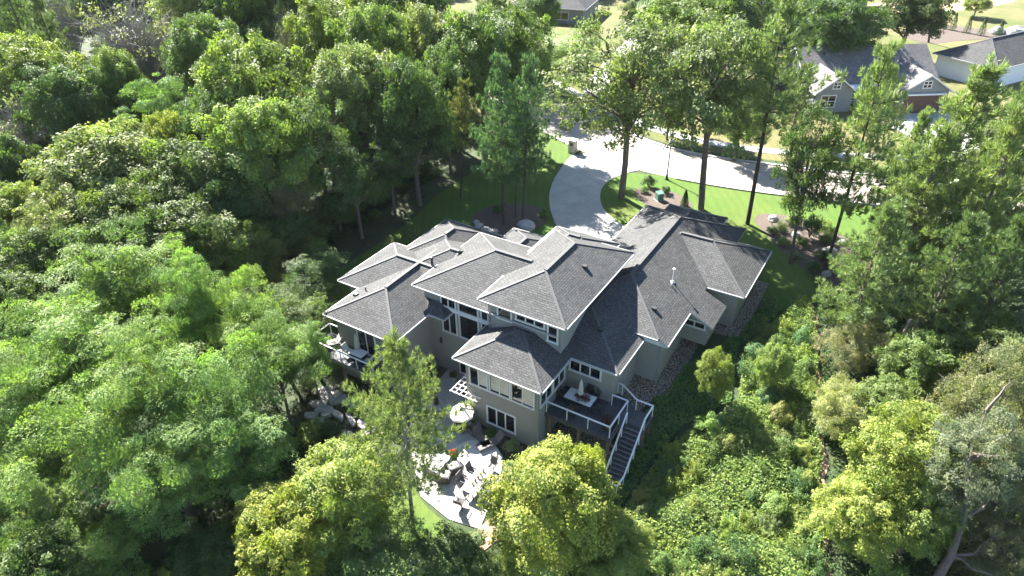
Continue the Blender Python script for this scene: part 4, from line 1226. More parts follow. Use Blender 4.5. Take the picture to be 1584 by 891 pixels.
TREES = [
    ('P', -73.36, 107.84, 0.0, 4.03, 19, 0, 0, 'pine', 'dark green pine in the top left corner of the wood', 'trees of the wood left of the house'),
    ('P', -62.35, 96.61, -0.27, 3.17, 17, 0, 0, 'pine', "dark pine behind the bare grey tree at the wood's far left", 'trees of the wood left of the house'),
    ('G', -65.14, 105.92, 0.0, 3.23, 16, 0, 0, 'grey', 'nearly bare grey tree with thin upright twigs at the far left', 'trees of the wood left of the house'),
    ('B', -63.74, 112.69, 0.0, 4.21, 16, 0, 0, 'mid', 'mid green tree at the far edge of the wood behind the bare grey crown', 'trees of the wood left of the house'),
    ('G', -47.25, 88.74, -0.15, 6.34, 17, 0, 0, 'grey', 'wide half bare crown with grey twigs, largest of the bare trees', 'trees of the wood left of the house'),
    ('B', -43.14, 98.87, 0.0, 4.61, 18, 0, 0, 'pale', 'pale green tree just right of the wide half bare crown', 'trees of the wood left of the house'),
    ('B', -35.2, 94.03, 0.0, 4.93, 18, 0, 0, 'mid', 'broad grey green tree in the far row of the wood', 'trees of the wood left of the house'),
    ('B', -30.51, 98.11, 0.0, 4.23, 18, 0, 0, 'mid', 'dense green tree left of the dark gap in the far row', 'trees of the wood left of the house'),
    ('B', -30.26, 113.03, 0.0, 2.63, 14, 0, 0, 'yellow', 'small yellowish tree standing in the dark gap of the far row', 'trees of the wood left of the house'),
    ('P', -20.95, 97.93, 0.0, 3.52, 20, 0, 0, 'pine', 'pale tipped pine at the top of the wood, left of two', 'trees of the wood left of the house'),
    ('P', -16.64, 94.08, 0.0, 2.91, 18, 0, 0, 'pine', 'slim pale pine right beside the pale tipped pine', 'trees of the wood left of the house'),
    ('B', -13.11, 98.59, 0.0, 4.43, 18, 0, 0, 'dark', 'big dark tree beside the start of the far footpath', 'trees of the wood left of the house'),
    ('B', -57.22, 82.57, -0.89, 4.51, 14, 0, 0, 'yellow', 'yellow green tree on the left edge below the dark pines', 'trees of the wood left of the house'),
    ('B', -48.67, 74.25, -1.16, 4.02, 13, 0, 0, 'dark', 'dark round tree below the yellow green one on the left edge', 'trees of the wood left of the house'),
    ('G', -53.72, 71.52, -2.38, 3.53, 12, 0, 0, 'grey', 'bare grey thicket tree low on the left edge', 'trees of the wood left of the house'),
    ('B', -45.55, 79.93, -0.66, 3.04, 13, 0, 0, 'mid', 'mid green tree below the wide half bare crown', 'trees of the wood left of the house'),
    ('L', -37.45, 71.73, -0.81, 3.07, 12, 0, 0, 'locust', 'single bright feathery tree standing out in the middle of the wood', 'trees of the wood left of the house'),
    ('B', -35.42, 81.84, -0.11, 3.96, 16, 0, 0, 'mid', 'tree with grey green leaves above the bright feathery tree', 'trees of the wood left of the house'),
    ('B', -26.02, 69.31, -0.58, 5.03, 17, 0, 0, 'bright', 'very broad light topped tree in the middle of the wood', 'trees of the wood left of the house'),
    ('G', -26.56, 85.47, 0.0, 2.22, 15, 0, 0, 'grey', 'dead grey snag tree poking out behind the light topped tree', 'trees of the wood left of the house'),
    ('B', -21.76, 86.24, 0.0, 3.96, 17, 0, 0, 'bright', 'fresh green tree below the small yellowish one', 'trees of the wood left of the house'),
    ('B', -14.91, 76.98, 0.0, 4.03, 17, 0, 0, 'mid', 'rounded green tree in front of the two pale pines', 'trees of the wood left of the house'),
    ('B', -10.1, 82.35, 0.0, 3.52, 16, 0, 0, 'pale', 'pale tall oval tree nearest the far mailbox', 'trees of the wood left of the house'),
    ('B', -15.44, 68.07, -0.21, 4.19, 16, 0, 0, 'pale', 'tree with whitish leaf tops in the shaded wood edge', 'trees of the wood left of the house'),
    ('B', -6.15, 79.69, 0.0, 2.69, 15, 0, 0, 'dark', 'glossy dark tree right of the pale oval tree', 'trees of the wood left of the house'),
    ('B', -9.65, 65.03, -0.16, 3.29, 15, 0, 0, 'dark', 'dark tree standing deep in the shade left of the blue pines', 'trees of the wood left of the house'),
    ('B', -6.8, 72.52, 0.0, 2.78, 14, 0, 0, 'mid', 'green tree behind the brownish pine by the lawn', 'trees of the wood left of the house'),
    ('B', -38.08, 60.31, -2.67, 5.43, 13, 0, 0, 'pale', 'widest pale green crown on the left side of the wood', 'trees of the wood left of the house'),
    ('B', -33.19, 64.07, -1.27, 2.57, 12, 0, 0, 'yellow', 'yellowish narrow crown beside the widest pale crown', 'trees of the wood left of the house'),
    ('B', -29.47, 65.73, -0.86, 3.38, 13, 0, 0, 'mid', 'green crown right of the yellowish narrow crown', 'trees of the wood left of the house'),
    ('B', -29.28, 57.91, -2.03, 3.71, 12, 0, 0, 'mid', 'green crown in front of the yellowish narrow crown', 'trees of the wood left of the house'),
    ('B', -22.63, 58.96, -0.99, 3.92, 14, 0, 0, 'bright', 'leafy light green crown above the grey vine covered tree', 'trees of the wood left of the house'),
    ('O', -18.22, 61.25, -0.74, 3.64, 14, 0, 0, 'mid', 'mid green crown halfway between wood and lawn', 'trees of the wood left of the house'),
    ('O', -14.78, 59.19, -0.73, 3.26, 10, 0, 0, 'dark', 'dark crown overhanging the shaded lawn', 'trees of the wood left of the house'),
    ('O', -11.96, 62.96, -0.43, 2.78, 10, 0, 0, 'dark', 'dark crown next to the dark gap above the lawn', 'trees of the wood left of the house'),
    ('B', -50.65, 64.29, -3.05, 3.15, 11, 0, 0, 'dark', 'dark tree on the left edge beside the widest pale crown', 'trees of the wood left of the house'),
    ('B', -45.85, 56.7, -3.22, 2.77, 10, 0, 0, 'bright', 'bright small tree on the left edge below the dark one', 'trees of the wood left of the house'),
    ('B', -38.88, 54.21, -3.15, 3.82, 11, 0, 0, 'pale', 'pale crown with whitish leaves below the widest pale crown', 'trees of the wood left of the house'),
    ('B', -33.04, 53.37, -3.04, 3.88, 11, 0, 0, 'mid', 'green crown behind the foremost feathery locusts', 'trees of the wood left of the house'),
    ('B', -28.09, 51.95, -2.98, 3.72, 10, 0, 0, 'mid', 'green crown right behind the topmost feathery locust', 'trees of the wood left of the house'),
    ('V', -20.85, 56.76, -1.18, 2.51, 9, 0, 0, 'grey', 'tree draped in pale grey vines beside the lawn', 'trees of the wood left of the house'),
    ('V', -21.95, 52.39, -2.23, 2.08, 6, 0, 0, 'pale', 'whitish low shrub tree at the foot of the vine draped tree', 'trees of the wood left of the house'),
    ('B', -24.02, 51.34, -2.71, 3.04, 8, 0, 0, 'mid', 'green tree filling the gap behind the locusts near the lawn', 'trees of the wood left of the house'),
    ('B', -19.7, 54.18, -1.57, 2.11, 6, 0, 0, 'dark', 'low dark tree at the edge of the shaded lawn', 'trees of the wood left of the house'),
    ('B', -16.85, 59.63, -0.78, 2.14, 5, 0, 0, 'dark', 'dark bushy tree where lawn and wood meet', 'trees of the wood left of the house'),
    ('B', -40.37, 49.87, -3.35, 3.2, 9, 0, 0, 'mid', 'green crown left of the topmost feathery locust', 'trees of the wood left of the house'),
    ('B', -38.77, 44.49, -3.49, 2.67, 8, 0, 0, 'dark', 'dark tree in the hollow on the left edge', 'trees of the wood left of the house'),
    ('V', -37.22, 39.15, -3.61, 2.12, 6, 0, 0, 'grey', 'grey green vine heap on the left edge beside the locusts', 'trees of the wood left of the house'),
    ('L', -28.35, 41.39, -3.39, 3.39, 13, 0, 0, 'locust', 'topmost feathery locust on the left', 'feathery locust trees left of the house'),
    ('L', -22.59, 39.44, -3.33, 2.11, 12, 0, 0, 'locust', 'locust crown right of the topmost one', 'feathery locust trees left of the house'),
    ('L', -18.54, 38.97, -3.25, 2.11, 11, 0, 0, 'locust', 'small pointed locust crown nearest the lawn', 'feathery locust trees left of the house'),
    ('L', -16.04, 35.54, -3.31, 2.52, 10, 0, 0, 'locust', 'locust crown beside the left deck', 'feathery locust trees left of the house'),
    ('L', -28.42, 34.57, -3.59, 3.71, 12, 0, 0, 'locust', 'wide locust crown in the left middle of the stand', 'feathery locust trees left of the house'),
    ('L', -29.85, 30.66, -3.72, 2.85, 11, 0, 0, 'locust', 'locust crown on the left edge of the picture', 'feathery locust trees left of the house'),
    ('L', -22.68, 32.52, -3.54, 2.92, 12, 0, 0, 'locust', 'locust crown in the very middle of the stand', 'feathery locust trees left of the house'),
    ('L', -18.26, 31.05, -3.5, 2.86, 11, 0, 0, 'locust', 'locust crown left of the stepping stones', 'feathery locust trees left of the house'),
    ('L', -24.13, 27.9, -3.7, 3.14, 11, 0, 0, 'locust', 'broad low locust crown above the small pale pine', 'feathery locust trees left of the house'),
    ('L', -16.28, 28.83, -3.53, 2.4, 9, 0, 0, 'locust', 'locust crown left of the yellow green maple', 'feathery locust trees left of the house'),
    ('L', -19.37, 26.31, -3.66, 2.8, 9, 0, 0, 'locust', 'lower locust crown over the dark hollow', 'feathery locust trees left of the house'),
    ('L', -28.25, 26.44, -3.81, 2.47, 8, 0, 0, 'locust', 'lowest locust crown on the left edge', 'feathery locust trees left of the house'),
    ('L', -14.78, 38.56, -3.17, 1.31, 7, 0, 0, 'locust', 'small locust spray hanging over the deck railing', 'feathery locust trees left of the house'),
    ('L', -22.83, 22.85, -3.82, 1.76, 6, 0, 0, 'locust', 'locust sapling at the bottom edge right of the pale pine', 'feathery locust trees left of the house'),
    ('L', -27.43, 22.7, -3.9, 1.62, 6, 0, 0, 'locust', 'locust sapling in the bottom left corner', 'feathery locust trees left of the house'),
    ('W', -25.48, 24.46, -3.82, 2.24, 8, 0, 0, 'ypine', 'small pale pine at the bottom left', None),
    ('B', -17.13, 23.75, -3.69, 2.05, 4, 0, 0, 'dark', 'dark bush at the bottom edge below the locusts', None),
    ('Y', -12.75, 23.71, -3.62, 2.78, 7, 0, 0, 'yellow', 'yellow leaved maple at the bottom, left of the big one', None),
    ('Y', -9.94, 26.1, -3.45, 3.21, 7.5, 0, 0, 'yellow', 'big yellow green maple left of the patio', None),
    ('V', -7.71, 23.31, -3.54, 3.04, 4.5, 0, 0, 'mid', 'grey green spreading bush at the bottom centre', None),
    ('B', -3.71, 23.46, -3.31, 2.11, 3.2, 0, 0, 'dark', 'dark bluish bush in the shade at the bottom centre', None),
    ('Y', 2.2, 24.75, -3.3, 3.37, 8.5, 0, 0, 'yellow', 'largest maple in front of the house, right of the patio', None),
    ('Y', 4.03, 26.14, -3.2, 1.19, 8, 0, 0, 'yellow', 'slim maple top beside the bottom of the deck stairs', None),
    ('Y', 5.45, 23.29, -3.27, 2.15, 5, 0, 0, 'bright', 'light green sapling right of the largest maple', None),
    ('Y', 0.07, 23.39, -3.4, 1.02, 3, 0, 0, 'bright', 'light green sapling in front of the patio tip', None),
    ('W', -6.29, 26.76, -3.13, 3.32, 14.7, 0.5, 0, 'ypine', 'young white pine with bare leader in front of the patio', None),
    ('Y', 13.95, 35.33, -1.12, 1.19, 4.9, -0.25, 0, 'bright', 'young lone tree on the ivy slope right of the stairs', None),
    ('Y', 18.64, 36.45, -0.83, 1.17, 4.2, -0.75, 0, 'bright', 'second young tree further right on the slope', None),
    ('O', 11.79, 65.84, 0.0, 6.56, 18.7, 0.0, 0, 'oak', 'oak with low dark branches beside the driveway', None),
    ('O', 19.58, 62.93, 0.0, 5.92, 19.8, -1.25, 0, 'oak2', 'tall tree with pale leaves right of the lamp post', None),
    ('H', 23.42, 59.63, 0.0, 4.59, 21.4, -0.5, 0, 'ypine', 'tall pine with a bare dark trunk right of the lawn', None),
    ('O', 25.1, 52.21, 0.0, 2.79, 14.5, -1.0, 0, 'dark', 'dark leaved tree with grey leaning trunk by the garden bed', None),
    ('P2', 27.8, 51.05, 0.0, 3.5, 18.9, 0.0, 0, 'ypine', 'thin pine leaning right in the garden bed', None),
    ('H', -5.33, 66.06, 0.0, 2.74, 12.3, 0.75, 0, 'olive', 'brownish pine standing alone on the shaded lawn', None),
    ('P2', -0.75, 60.37, -0.09, 3.22, 16.1, 0.0, 0, 'blue', 'left blue green pine beside the driveway', 'blue green pines left of the driveway'),
    ('P2', 1.12, 60.18, -0.02, 3.1, 15.8, 0.75, 0, 'blue', 'right blue green pine beside the driveway', 'blue green pines left of the driveway'),
    ('P2', 0.43, 61.52, 0.0, 2.47, 12.5, 0.25, 0, 'blue', 'lower blue green pine between the pair beside the driveway', 'blue green pines left of the driveway'),
    ('B', 0.2, 80.2, 0.0, 4.2, 16.5, 0, 0, 'mid', 'leafy tree overhanging the street between the blue green pines and the oak', None),
    ('B', -3.0, 76.5, 0.0, 4.0, 16.5, 0, 0, 'mid', 'tall leafy tree standing behind the blue green pines', None),
    ('P', -1.94, 100.73, 0.0, 5.46, 17, 0, 0, 'pine', 'dark spreading pine beyond the street at the top', 'trees across the street'),
    ('L', 7.75, 98.12, 0.0, 5.66, 8.5, 0, 0, 'locust', 'light green tree beyond the street left of the oak', 'trees across the street'),
    ('B', 5.38, 122.69, 0.0, 3.52, 10, 0, 0, 'mid', 'green tree in front of the far grey roofed house', 'trees across the street'),
    ('B', -4.77, 100.12, 0.0, 3.13, 11, 0, 0, 'pale', 'pale tree left of the dark spreading pine', 'trees across the street'),
    ('B', 1.31, 106.65, 0.0, 3.32, 10, 0, 0, 'dark', 'dark tree right of the dark spreading pine', 'trees across the street'),
    ('B', 26.06, 105.01, 0.0, 5.9, 13, 0, 0, 'bright', 'light green round tree behind the oak at the top', 'trees across the street'),
    ('B', 32.44, 107.91, 0.0, 4.47, 14, 0, 0, 'mid', 'green tree at the top above the tall pale tree', 'trees across the street'),
    ('P', 38.08, 109.08, 0.0, 4.31, 16, 0, 0, 'pine', 'soft pine at the top between tall trees', 'trees across the street'),
    ('B', 23.07, 82.79, 0.0, 2.39, 8, 0, 0, 'bright', 'small street tree beyond the sidewalk', 'trees across the street'),
    ('B', 19.78, 81.88, 0.0, 1.92, 5, 0, 0, 'mid', 'small round tree near the bend of the sidewalk', 'trees across the street'),
    ('B', 26.33, 75.11, 0.0, 2.95, 7, 0, 0, 'mid', 'low leafy tree between the two tall trunks', 'trees across the street'),
    ('P', 44.22, 78.86, 0.0, 2.9, 9.5, 0, 0, 'ypine', 'feathery pine in front of the neighbour house porch', 'trees across the street'),
    ('P', 35.48, 81.96, 0.0, 2.68, 9, 0, 0, 'pine', 'soft pine left of the neighbour house gable', 'trees across the street'),
    ('B', 47.82, 101.83, 0.0, 5.19, 13, 0, 0, 'dark', 'broad dark tree left of the neighbour house', 'trees across the street'),
    ('B', 49.58, 112.88, 0.0, 3.85, 13, 0, 0, 'bright', 'light tree behind the broad dark tree at the top', 'trees across the street'),
    ('B', 64.58, 114.73, 0.0, 4.97, 11, 0, 0, 'dark', 'dark maple behind the neighbour house roof', 'trees across the street'),
    ('H', 75.16, 125.62, 0.0, 4.24, 13.4, -2.75, 0, 'pine', 'bare trunked pine rising behind the neighbour house', 'trees across the street'),
    ('Y', 93.69, 144.01, 0.0, 2.58, 4.3, -0.25, 0, 'bright', 'young tree standing alone on the far golf lawn', None),
    ('P', 34.08, 48.76, 0.0, 5.21, 18, 0, 0, 'wpine', 'biggest white pine on the right', 'big white pines on the right'),
    ('P', 43.61, 56.44, 0.0, 3.29, 16, 0, 0, 'wpine', 'white pine on the right edge near the far house', 'big white pines on the right'),
    ('P', 30.37, 45.23, 0.0, 3.86, 15, 0, 0, 'wpine', 'white pine left of the biggest one', 'big white pines on the right'),
    ('P', 37.6, 45.99, 0.0, 3.4, 16, 0, 0, 'wpine', 'dense white pine on the right edge below the biggest', 'big white pines on the right'),
    ('P', 25.3, 40.6, -0.36, 3.38, 12, 0, 0, 'wpine', 'lower light pine leaning out over the thicket', 'big white pines on the right'),
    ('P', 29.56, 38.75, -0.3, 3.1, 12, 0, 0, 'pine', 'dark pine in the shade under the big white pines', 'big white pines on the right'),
    ('P', 33.44, 42.94, 0.0, 3.58, 17, 0, 0, 'wpine', 'tall full white pine between the biggest one and the right edge', 'big white pines on the right'),
    ('P', 35.67, 56.83, 0.0, 2.68, 12, 0, 0, 'wpine', 'white pine top beside the neighbour driveway', 'big white pines on the right'),
    ('P', 33.08, 38.44, -0.15, 2.72, 12, 0, 0, 'pine', 'dark pine at the right edge with leaning trunk', 'big white pines on the right'),
    ('B', 31.01, 36.08, -0.44, 2.46, 6, 0, 0, 'dark', 'dark leafy tree under the pines on the right', None),
    ('B', 27.22, 34.72, -0.64, 2.06, 6, 0, 0, 'mid', 'green leafy tree beside the two grey trunks', None),
    ('V', 24.64, 38.04, -0.56, 2.13, 4, 0, 0, 'grey', 'tangled grey green bush with dead branches', None),
    ('B', 24.18, 32.32, -0.86, 1.83, 4.5, 0, 0, 'mid', 'leafy bush below the two grey trunks', None),
    ('B', 31.92, 33.74, -0.55, 2.09, 7, 0, 0, 'dark', 'dark tree on the right edge under the pines', None),
    ('V', 21.53, 32.84, -0.92, 1.87, 3.5, 0, 0, 'pale', 'pale willow like bush beside the dirt trail', None),
    ('Y', 22.44, 27.03, -1.73, 3.04, 7.5, 0, 0, 'yellow', 'yellow green tree left of the leaning grey tree', None),
    ('V', 28.22, 29.51, -0.87, 2.69, 9, 0, 0, 'grey', 'pale grey green crown above the leaning trunk', None),
    ('V', 27.27, 25.18, -1.49, 2.71, 8, 0, 0, 'grey', 'greyish crown on the right edge beside the leaning trunk', None),
    ('Y', 19.33, 24.5, -2.66, 2.25, 5.5, 0, 0, 'yellow', 'yellow green bushy tree right of the dirt trail', None),
    ('Y', 22.34, 24.2, -2.33, 1.94, 5.5, 0, 0, 'bright', 'light green bushy tree left of the leaning trunk', None),
    ('V', 26.16, 21.88, -2.32, 1.92, 5, 0, 0, 'grey', 'grey green bush in the bottom right corner', None),
]
for ty, x, y, z, r, h, lean, _u, tint, label, group in TREES:
    plant(ty, x, y, z, r, h, lean, tint, label, group)

# leaning grey tree in the near right corner
lt = MB(); _rg = np.random.default_rng(77)
base = Vector((21.6, 20.6, ground_z(21.6, 20.6) - .3))
tip = [base, base + Vector((.5, .5, 1.2)), base + Vector((1.7, 1.6, 3.6)), base + Vector((2.3, 2.6, 5.6)), base + Vector((2.5, 4.2, 8.0)), base + Vector((3.4, 5.6, 10.4))]
org = base.copy()
tip = [q - org for q in tip]
lt.tube(tip, [.28, .26, .21, .15, .09, .02], 9)
for i, d in ((2, (2.6, .2, 1.2)), (2, (1.6, -1.6, .2)), (3, (2.8, 1.0, 2.2)), (3, (-1.6, 1.4, 2.0)), (4, (2.2, .6, 2.0)), (4, (-1.4, 1.6, 1.4)), (4, (.4, -1.2, 1.8)), (5, (1.0, .5, 1.5))):
    limb(lt, tip[i], tip[i] + Vector(d), .11, .02, _rg, 5, 4, .06)
t = empty("leaning_tree", org, 0, 'leaning grey trunked tree with bare limbs in the lower right corner', 'tree')
lt.build("trunk", M['bark'], t)
c = link("crown", VAR['V'][0][0], t); c.color = (*TINT['grey'], 1); c.location = (3.2, 4.6, 4.2); c.scale = (.62, .62, .62)
lt = MB()
for x0 in (0, .75):
    lt.tube([(x0, 0, -.4), (x0 + .25, .15, 1.4), (x0 + .7, .5, 3.6), (x0 * .8 + 1.2, .8, 6.0)], [.24 - x0 * .12, .22 - x0 * .12, .17 - x0 * .1, .1 - x0 * .05], 8)
t = empty("broken_tree", (25.6, 35.6, ground_z(25.6, 35.6)), R(10), 'pair of grey broken trunks standing in the thicket under the lower light pine', 'tree')
lt.build("trunk", M['bark'], t)

# background wood that fills the far left, the far edge and the sides
GF = 'trees filling the back of the wood'
frng = random.Random(5)
taken = [(x, y, r) for _, x, y, z, r, *_ in TREES]
def clear_of(x, y, r, k=.72):
    return all((x - a) ** 2 + (y - b) ** 2 > (k * (r + c)) ** 2 for a, b, c in taken)
def fill(n, box, hs, rs, tints, types, label, group, ok=lambda x, y: True, k=.62):
    c = 0
    for _ in range(n * 12):
        if c >= n: break
        x, y = frng.uniform(box[0], box[1]), frng.uniform(box[2], box[3]); r_ = frng.uniform(*rs)
        if not ok(x, y) or not clear_of(x, y, r_, k): continue
        taken.append((x, y, r_)); c += 1
        plant(frng.choice(types), x, y, ground_z(x, y), r_, frng.uniform(*hs), 0, frng.choice(tints), label, group)
fill(70, (-130, -22, 100, 215), (13, 19), (3.6, 5.2), ['dark', 'mid', 'mid', 'pale', 'pine'], ['B', 'B', 'B', 'P'], 'tree in the unbroken back rows of the wood', GF, lambda x, y: y - 120 > (x + 45) * 1.5 - 60 or x < -45, .7)
fill(40, (-62, -8, 50, 104), (7, 10.5), (2.4, 3.4), ['dark', 'mid', 'dark'], ['B', 'V'], 'low dark tree growing between the taller trees of the wood', 'low trees filling gaps in the wood', lambda x, y: not inside(LAWN_L, x + 3.2, y) and not inside(LAWN_L, x + 1, y) and to_house(x, y)[0] < -28 or (x < -12 and y > 66), .52)
fill(26, (-60, -14, 8, 48), (5, 8), (2.2, 3.2), ['locust', 'mid', 'dark'], ['L', 'B'], 'young leafy tree under the locusts on the left', 'young trees under the locusts', lambda x, y: to_house(x, y)[0] < -21 or to_house(x, y)[1] < -13, .52)
fill(16, (30, 62, 14, 60), (6, 12), (2.5, 4), ['dark', 'mid', 'pine'], ['B', 'P'], 'dark tree behind the big white pines at the right', 'trees at the right edge', lambda x, y: x > 30 + abs(y - 36) * .05, .6)
fill(14, (20, 60, 96, 135), (9, 14), (3.5, 5), ['mid', 'bright', 'dark'], ['B'], 'leafy tree in the row behind the street houses', 'trees behind the street houses', lambda x, y: not (36 < x < 64 and y < 108) and y > 108, .7)
fill(10, (-12, 60, 170, 230), (8, 13), (4, 6), ['mid', 'dark'], ['B'], 'tree beyond the far lawns', 'trees beyond the far lawns', lambda x, y: True, .7)

# ------------------------------------------------------------------ shrubs and ground cover
SV = []
for s_ in range(4):
    rg = np.random.default_rng(200 + s_)
    Ps, Ns = [], []
    for _ in range(34):
        d = sph(rg, 1, -.1)[0]; c = d * np.array([.75, .75, .75]) * rg.uniform(.5, 1.1) + [0, 0, .45]
        m_ = 95; e = sph(rg, m_, -.4); q = e * rg.uniform(.4, 1, (m_, 1)) ** .5 * rg.uniform(.2, .38)
        Ps.append(c + q); Ns.append(e * .5 + d * .4 + [0, 0, .55] + rg.normal(size=(m_, 3)) * .4)
    P_, N_ = np.concatenate(Ps), np.concatenate(Ns)
    SV.append(leaf_mesh("foliage", P_, N_, rg.uniform(.6, 1.4, len(P_)) * .115, .42, M['leaf'], rg))
SPK = []
for s_ in range(3):
    rg = np.random.default_rng(240 + s_)
    Ps, Ns, Dd = [], [], []
    for _ in range(42):
        x, y = rg.normal(size=2) * .48; hh = rg.uniform(.6, 1.3) * max(.3, 1 - (x * x + y * y) * .5)
        lx, ly = x * .25 + rg.normal() * .08, y * .25 + rg.normal() * .08
        m_ = 70; t_ = rg.uniform(.1, 1, m_); w_ = .16 * (1.1 - t_) + .04
        off2 = rg.normal(size=(m_, 2)) * w_[:, None]
        Ps.append(np.stack([x + lx * t_ + off2[:, 0], y + ly * t_ + off2[:, 1], hh * t_], 1))
        Ns.append(np.stack([off2[:, 0] * 3, off2[:, 1] * 3, np.full(m_, .6)], 1) + rg.normal(size=(m_, 3)) * .4)
    P_, N_ = np.concatenate(Ps), np.concatenate(Ns)
    SPK.append(leaf_mesh("foliage", P_, N_, rg.uniform(.6, 1.4, len(P_)) * .13, .3, M['leaf'], rg))
STEM = MB(); STEM.tube([(0, 0, -.3), (0, 0, .35)], [.05, .03], 6)
for k in range(5): STEM.tube([(0, 0, 0), (.3 * math.cos(k * 1.26), .3 * math.sin(k * 1.26), .55)], [.03, .012], 5, 0, False)
STEM_ME = STEM.mesh("stem", M['bark'])
def shrub(x, y, r, h, tint, label, group=None, kind='s', z=None, name='shrub', cat='shrub'):
    t = empty(name, (x, y, ground_z(x, y) if z is None else z), trng.uniform(0, 6.28), label, cat, group)
    t.scale = (r, r * trng.uniform(.85, 1.15), h / 1.25)
    o = link("foliage", trng.choice(SV if kind == 's' else SPK), t)
    v = trng.uniform(.85, 1.18); w = trng.uniform(.92, 1.08)
    o.color = (tint[0] * v * w, tint[1] * v, tint[2] * v, 1)
    link("stem", STEM_ME, t)
    return t

def scatter(n, poly, rs, hs, tints, label, group, kinds=('s',), k=.55, avoid=()):
    xs = [p_[0] for p_ in poly]; ys = [p_[1] for p_ in poly]
    got = []; c = 0
    for _ in range(n * 30):
        if c >= n: break
        x, y = frng.uniform(min(xs), max(xs)), frng.uniform(min(ys), max(ys)); r_ = frng.uniform(*rs)
        if not inside(poly, x, y) or any(inside(q, x, y) for q in avoid): continue
        if any((x - a) ** 2 + (y - b) ** 2 < (k * (r_ + q)) ** 2 for a, b, q in got): continue
        if math.sin(y * .9 + 1) > .1 and any((q.x - x) ** 2 + (q.y - y) ** 2 < (r_ * .55 + .1) ** 2 for q in tp): continue
        got.append((x, y, r_)); c += 1
        shrub(x, y, r_, r_ * frng.uniform(*hs), frng.choice(tints), label, group, frng.choice(kinds))
YG, BG, MG, DG, PG = (.225, .275, .08), (.17, .245, .075), (.12, .18, .06), (.075, .12, .05), (.19, .23, .11)
THICKET = [(4.5, 21), (6.5, 27.4), (9.2, 31.0), (11.8, 33.3), (15.6, 34.9), (17.6, 40.5), (21, 43.6), (24.6, 47.0), (24.0, 43.0), (22.2, 38.0), (20.2, 33.5), (20.0, 30.5), (18.4, 27), (18, 24), (16.3, 20.5), (15, 18), (5, 18)]
THICKET2 = [(24.9, 46.5), (24.4, 43), (22.6, 38), (20.8, 33.5), (20.6, 30.5), (19.0, 27), (18.6, 24), (17, 20.5), (16, 17), (28, 16), (36, 30), (40, 52), (33, 54), (30, 47)]
IVY = [(4.5, 22), (6.5, 28), (9.2, 31.6), (11.8, 34), (15.3, 35.4), (17.3, 41), (20.8, 44), (24.4, 47.5), (22.5, 44.0), (22, 47), (15.3, 40.5), (9.8, 37.7), (7.0, 31.5), (4, 30), (0, 26), (2, 22)]
EDGE = [(-7.5, 71.5), (-11.5, 67.5), (-14.5, 62.0), (-17, 58.5), (-19.5, 54.5), (-21.2, 50), (-21.6, 45), (-19.5, 41), (-25, 41), (-27, 54), (-20, 62), (-16, 68), (-10, 75)]
FRONT = [(-22, 18), (-19, 33), (-13.5, 36), (-8.5, 26), (-5, 24.5), (0, 24.5), (3, 27), (5.5, 26.5), (5, 18)]
WOODS = [(-19, 44), (-26, 60), (-14, 70), (-6, 76), (-4, 84), (-14, 104), (-60, 104), (-62, 40), (-34, 18), (-20, 22), (-17, 36)]
scatter(150, THICKET, (.5, 1.0), (.9, 2.1), [YG, BG, MG, YG, MG, PG, (.24, .25, .10), (.10, .17, .08)], 'bright green bush in the sunny thicket on the slope right of the house', 'bushes in the sunny thicket', ('p', 'p', 'p', 's'))
scatter(26, THICKET2, (.8, 1.5), (1.0, 1.7), [PG, BG, MG, DG], 'bush under the pines right of the dirt trail', 'bushes under the pines', ('s', 's', 'p'))
scatter(34, EDGE, (.6, 1.3), (.9, 1.5), [DG, MG, DG, PG], 'bush on the shady wood edge along the left lawn', 'bushes along the left lawn')
scatter(30, FRONT, (.8, 1.4), (.9, 1.4), [DG, MG, BG, YG], 'bush under the maples at the bottom of the picture', 'bushes under the maples')

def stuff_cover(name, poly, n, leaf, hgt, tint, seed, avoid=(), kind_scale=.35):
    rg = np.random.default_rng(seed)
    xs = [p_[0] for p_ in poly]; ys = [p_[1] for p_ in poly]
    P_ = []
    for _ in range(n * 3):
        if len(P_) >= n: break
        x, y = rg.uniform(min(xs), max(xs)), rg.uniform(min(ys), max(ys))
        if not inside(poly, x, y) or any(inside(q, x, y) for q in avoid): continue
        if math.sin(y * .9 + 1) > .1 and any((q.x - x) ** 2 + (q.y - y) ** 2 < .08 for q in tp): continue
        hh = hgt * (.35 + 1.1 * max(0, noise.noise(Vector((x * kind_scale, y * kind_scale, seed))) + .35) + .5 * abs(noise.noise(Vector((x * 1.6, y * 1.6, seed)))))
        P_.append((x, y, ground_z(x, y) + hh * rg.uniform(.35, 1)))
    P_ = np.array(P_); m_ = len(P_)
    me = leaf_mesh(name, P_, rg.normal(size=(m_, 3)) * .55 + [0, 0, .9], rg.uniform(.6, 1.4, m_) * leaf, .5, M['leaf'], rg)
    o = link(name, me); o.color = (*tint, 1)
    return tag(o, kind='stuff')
HB_ = [hp([(2.9, 1.6), (2.9, 5.9), (4.4, 5.9), (4.4, 14.2), (7.2, 14.2), (7.2, 21.5), (8.4, 21.5), (8.4, 13.4), (6.0, 12.9), (5.7, 5.2), (4.8, 4.2), (4.2, 2.2)]), hp([(-20, -3), (5, 1), (5, 24), (-20, 12)])]
stuff_cover("ground_cover", IVY, 80000, .16, .3, (.12, .20, .07), 5, HB_)
stuff_cover("undergrowth", THICKET, 90000, .17, .75, (.165, .225, .07), 6, HB_)
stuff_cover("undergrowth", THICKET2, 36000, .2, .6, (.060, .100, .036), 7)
stuff_cover("undergrowth", EDGE, 34000, .2, .6, (.040, .075, .028), 8)
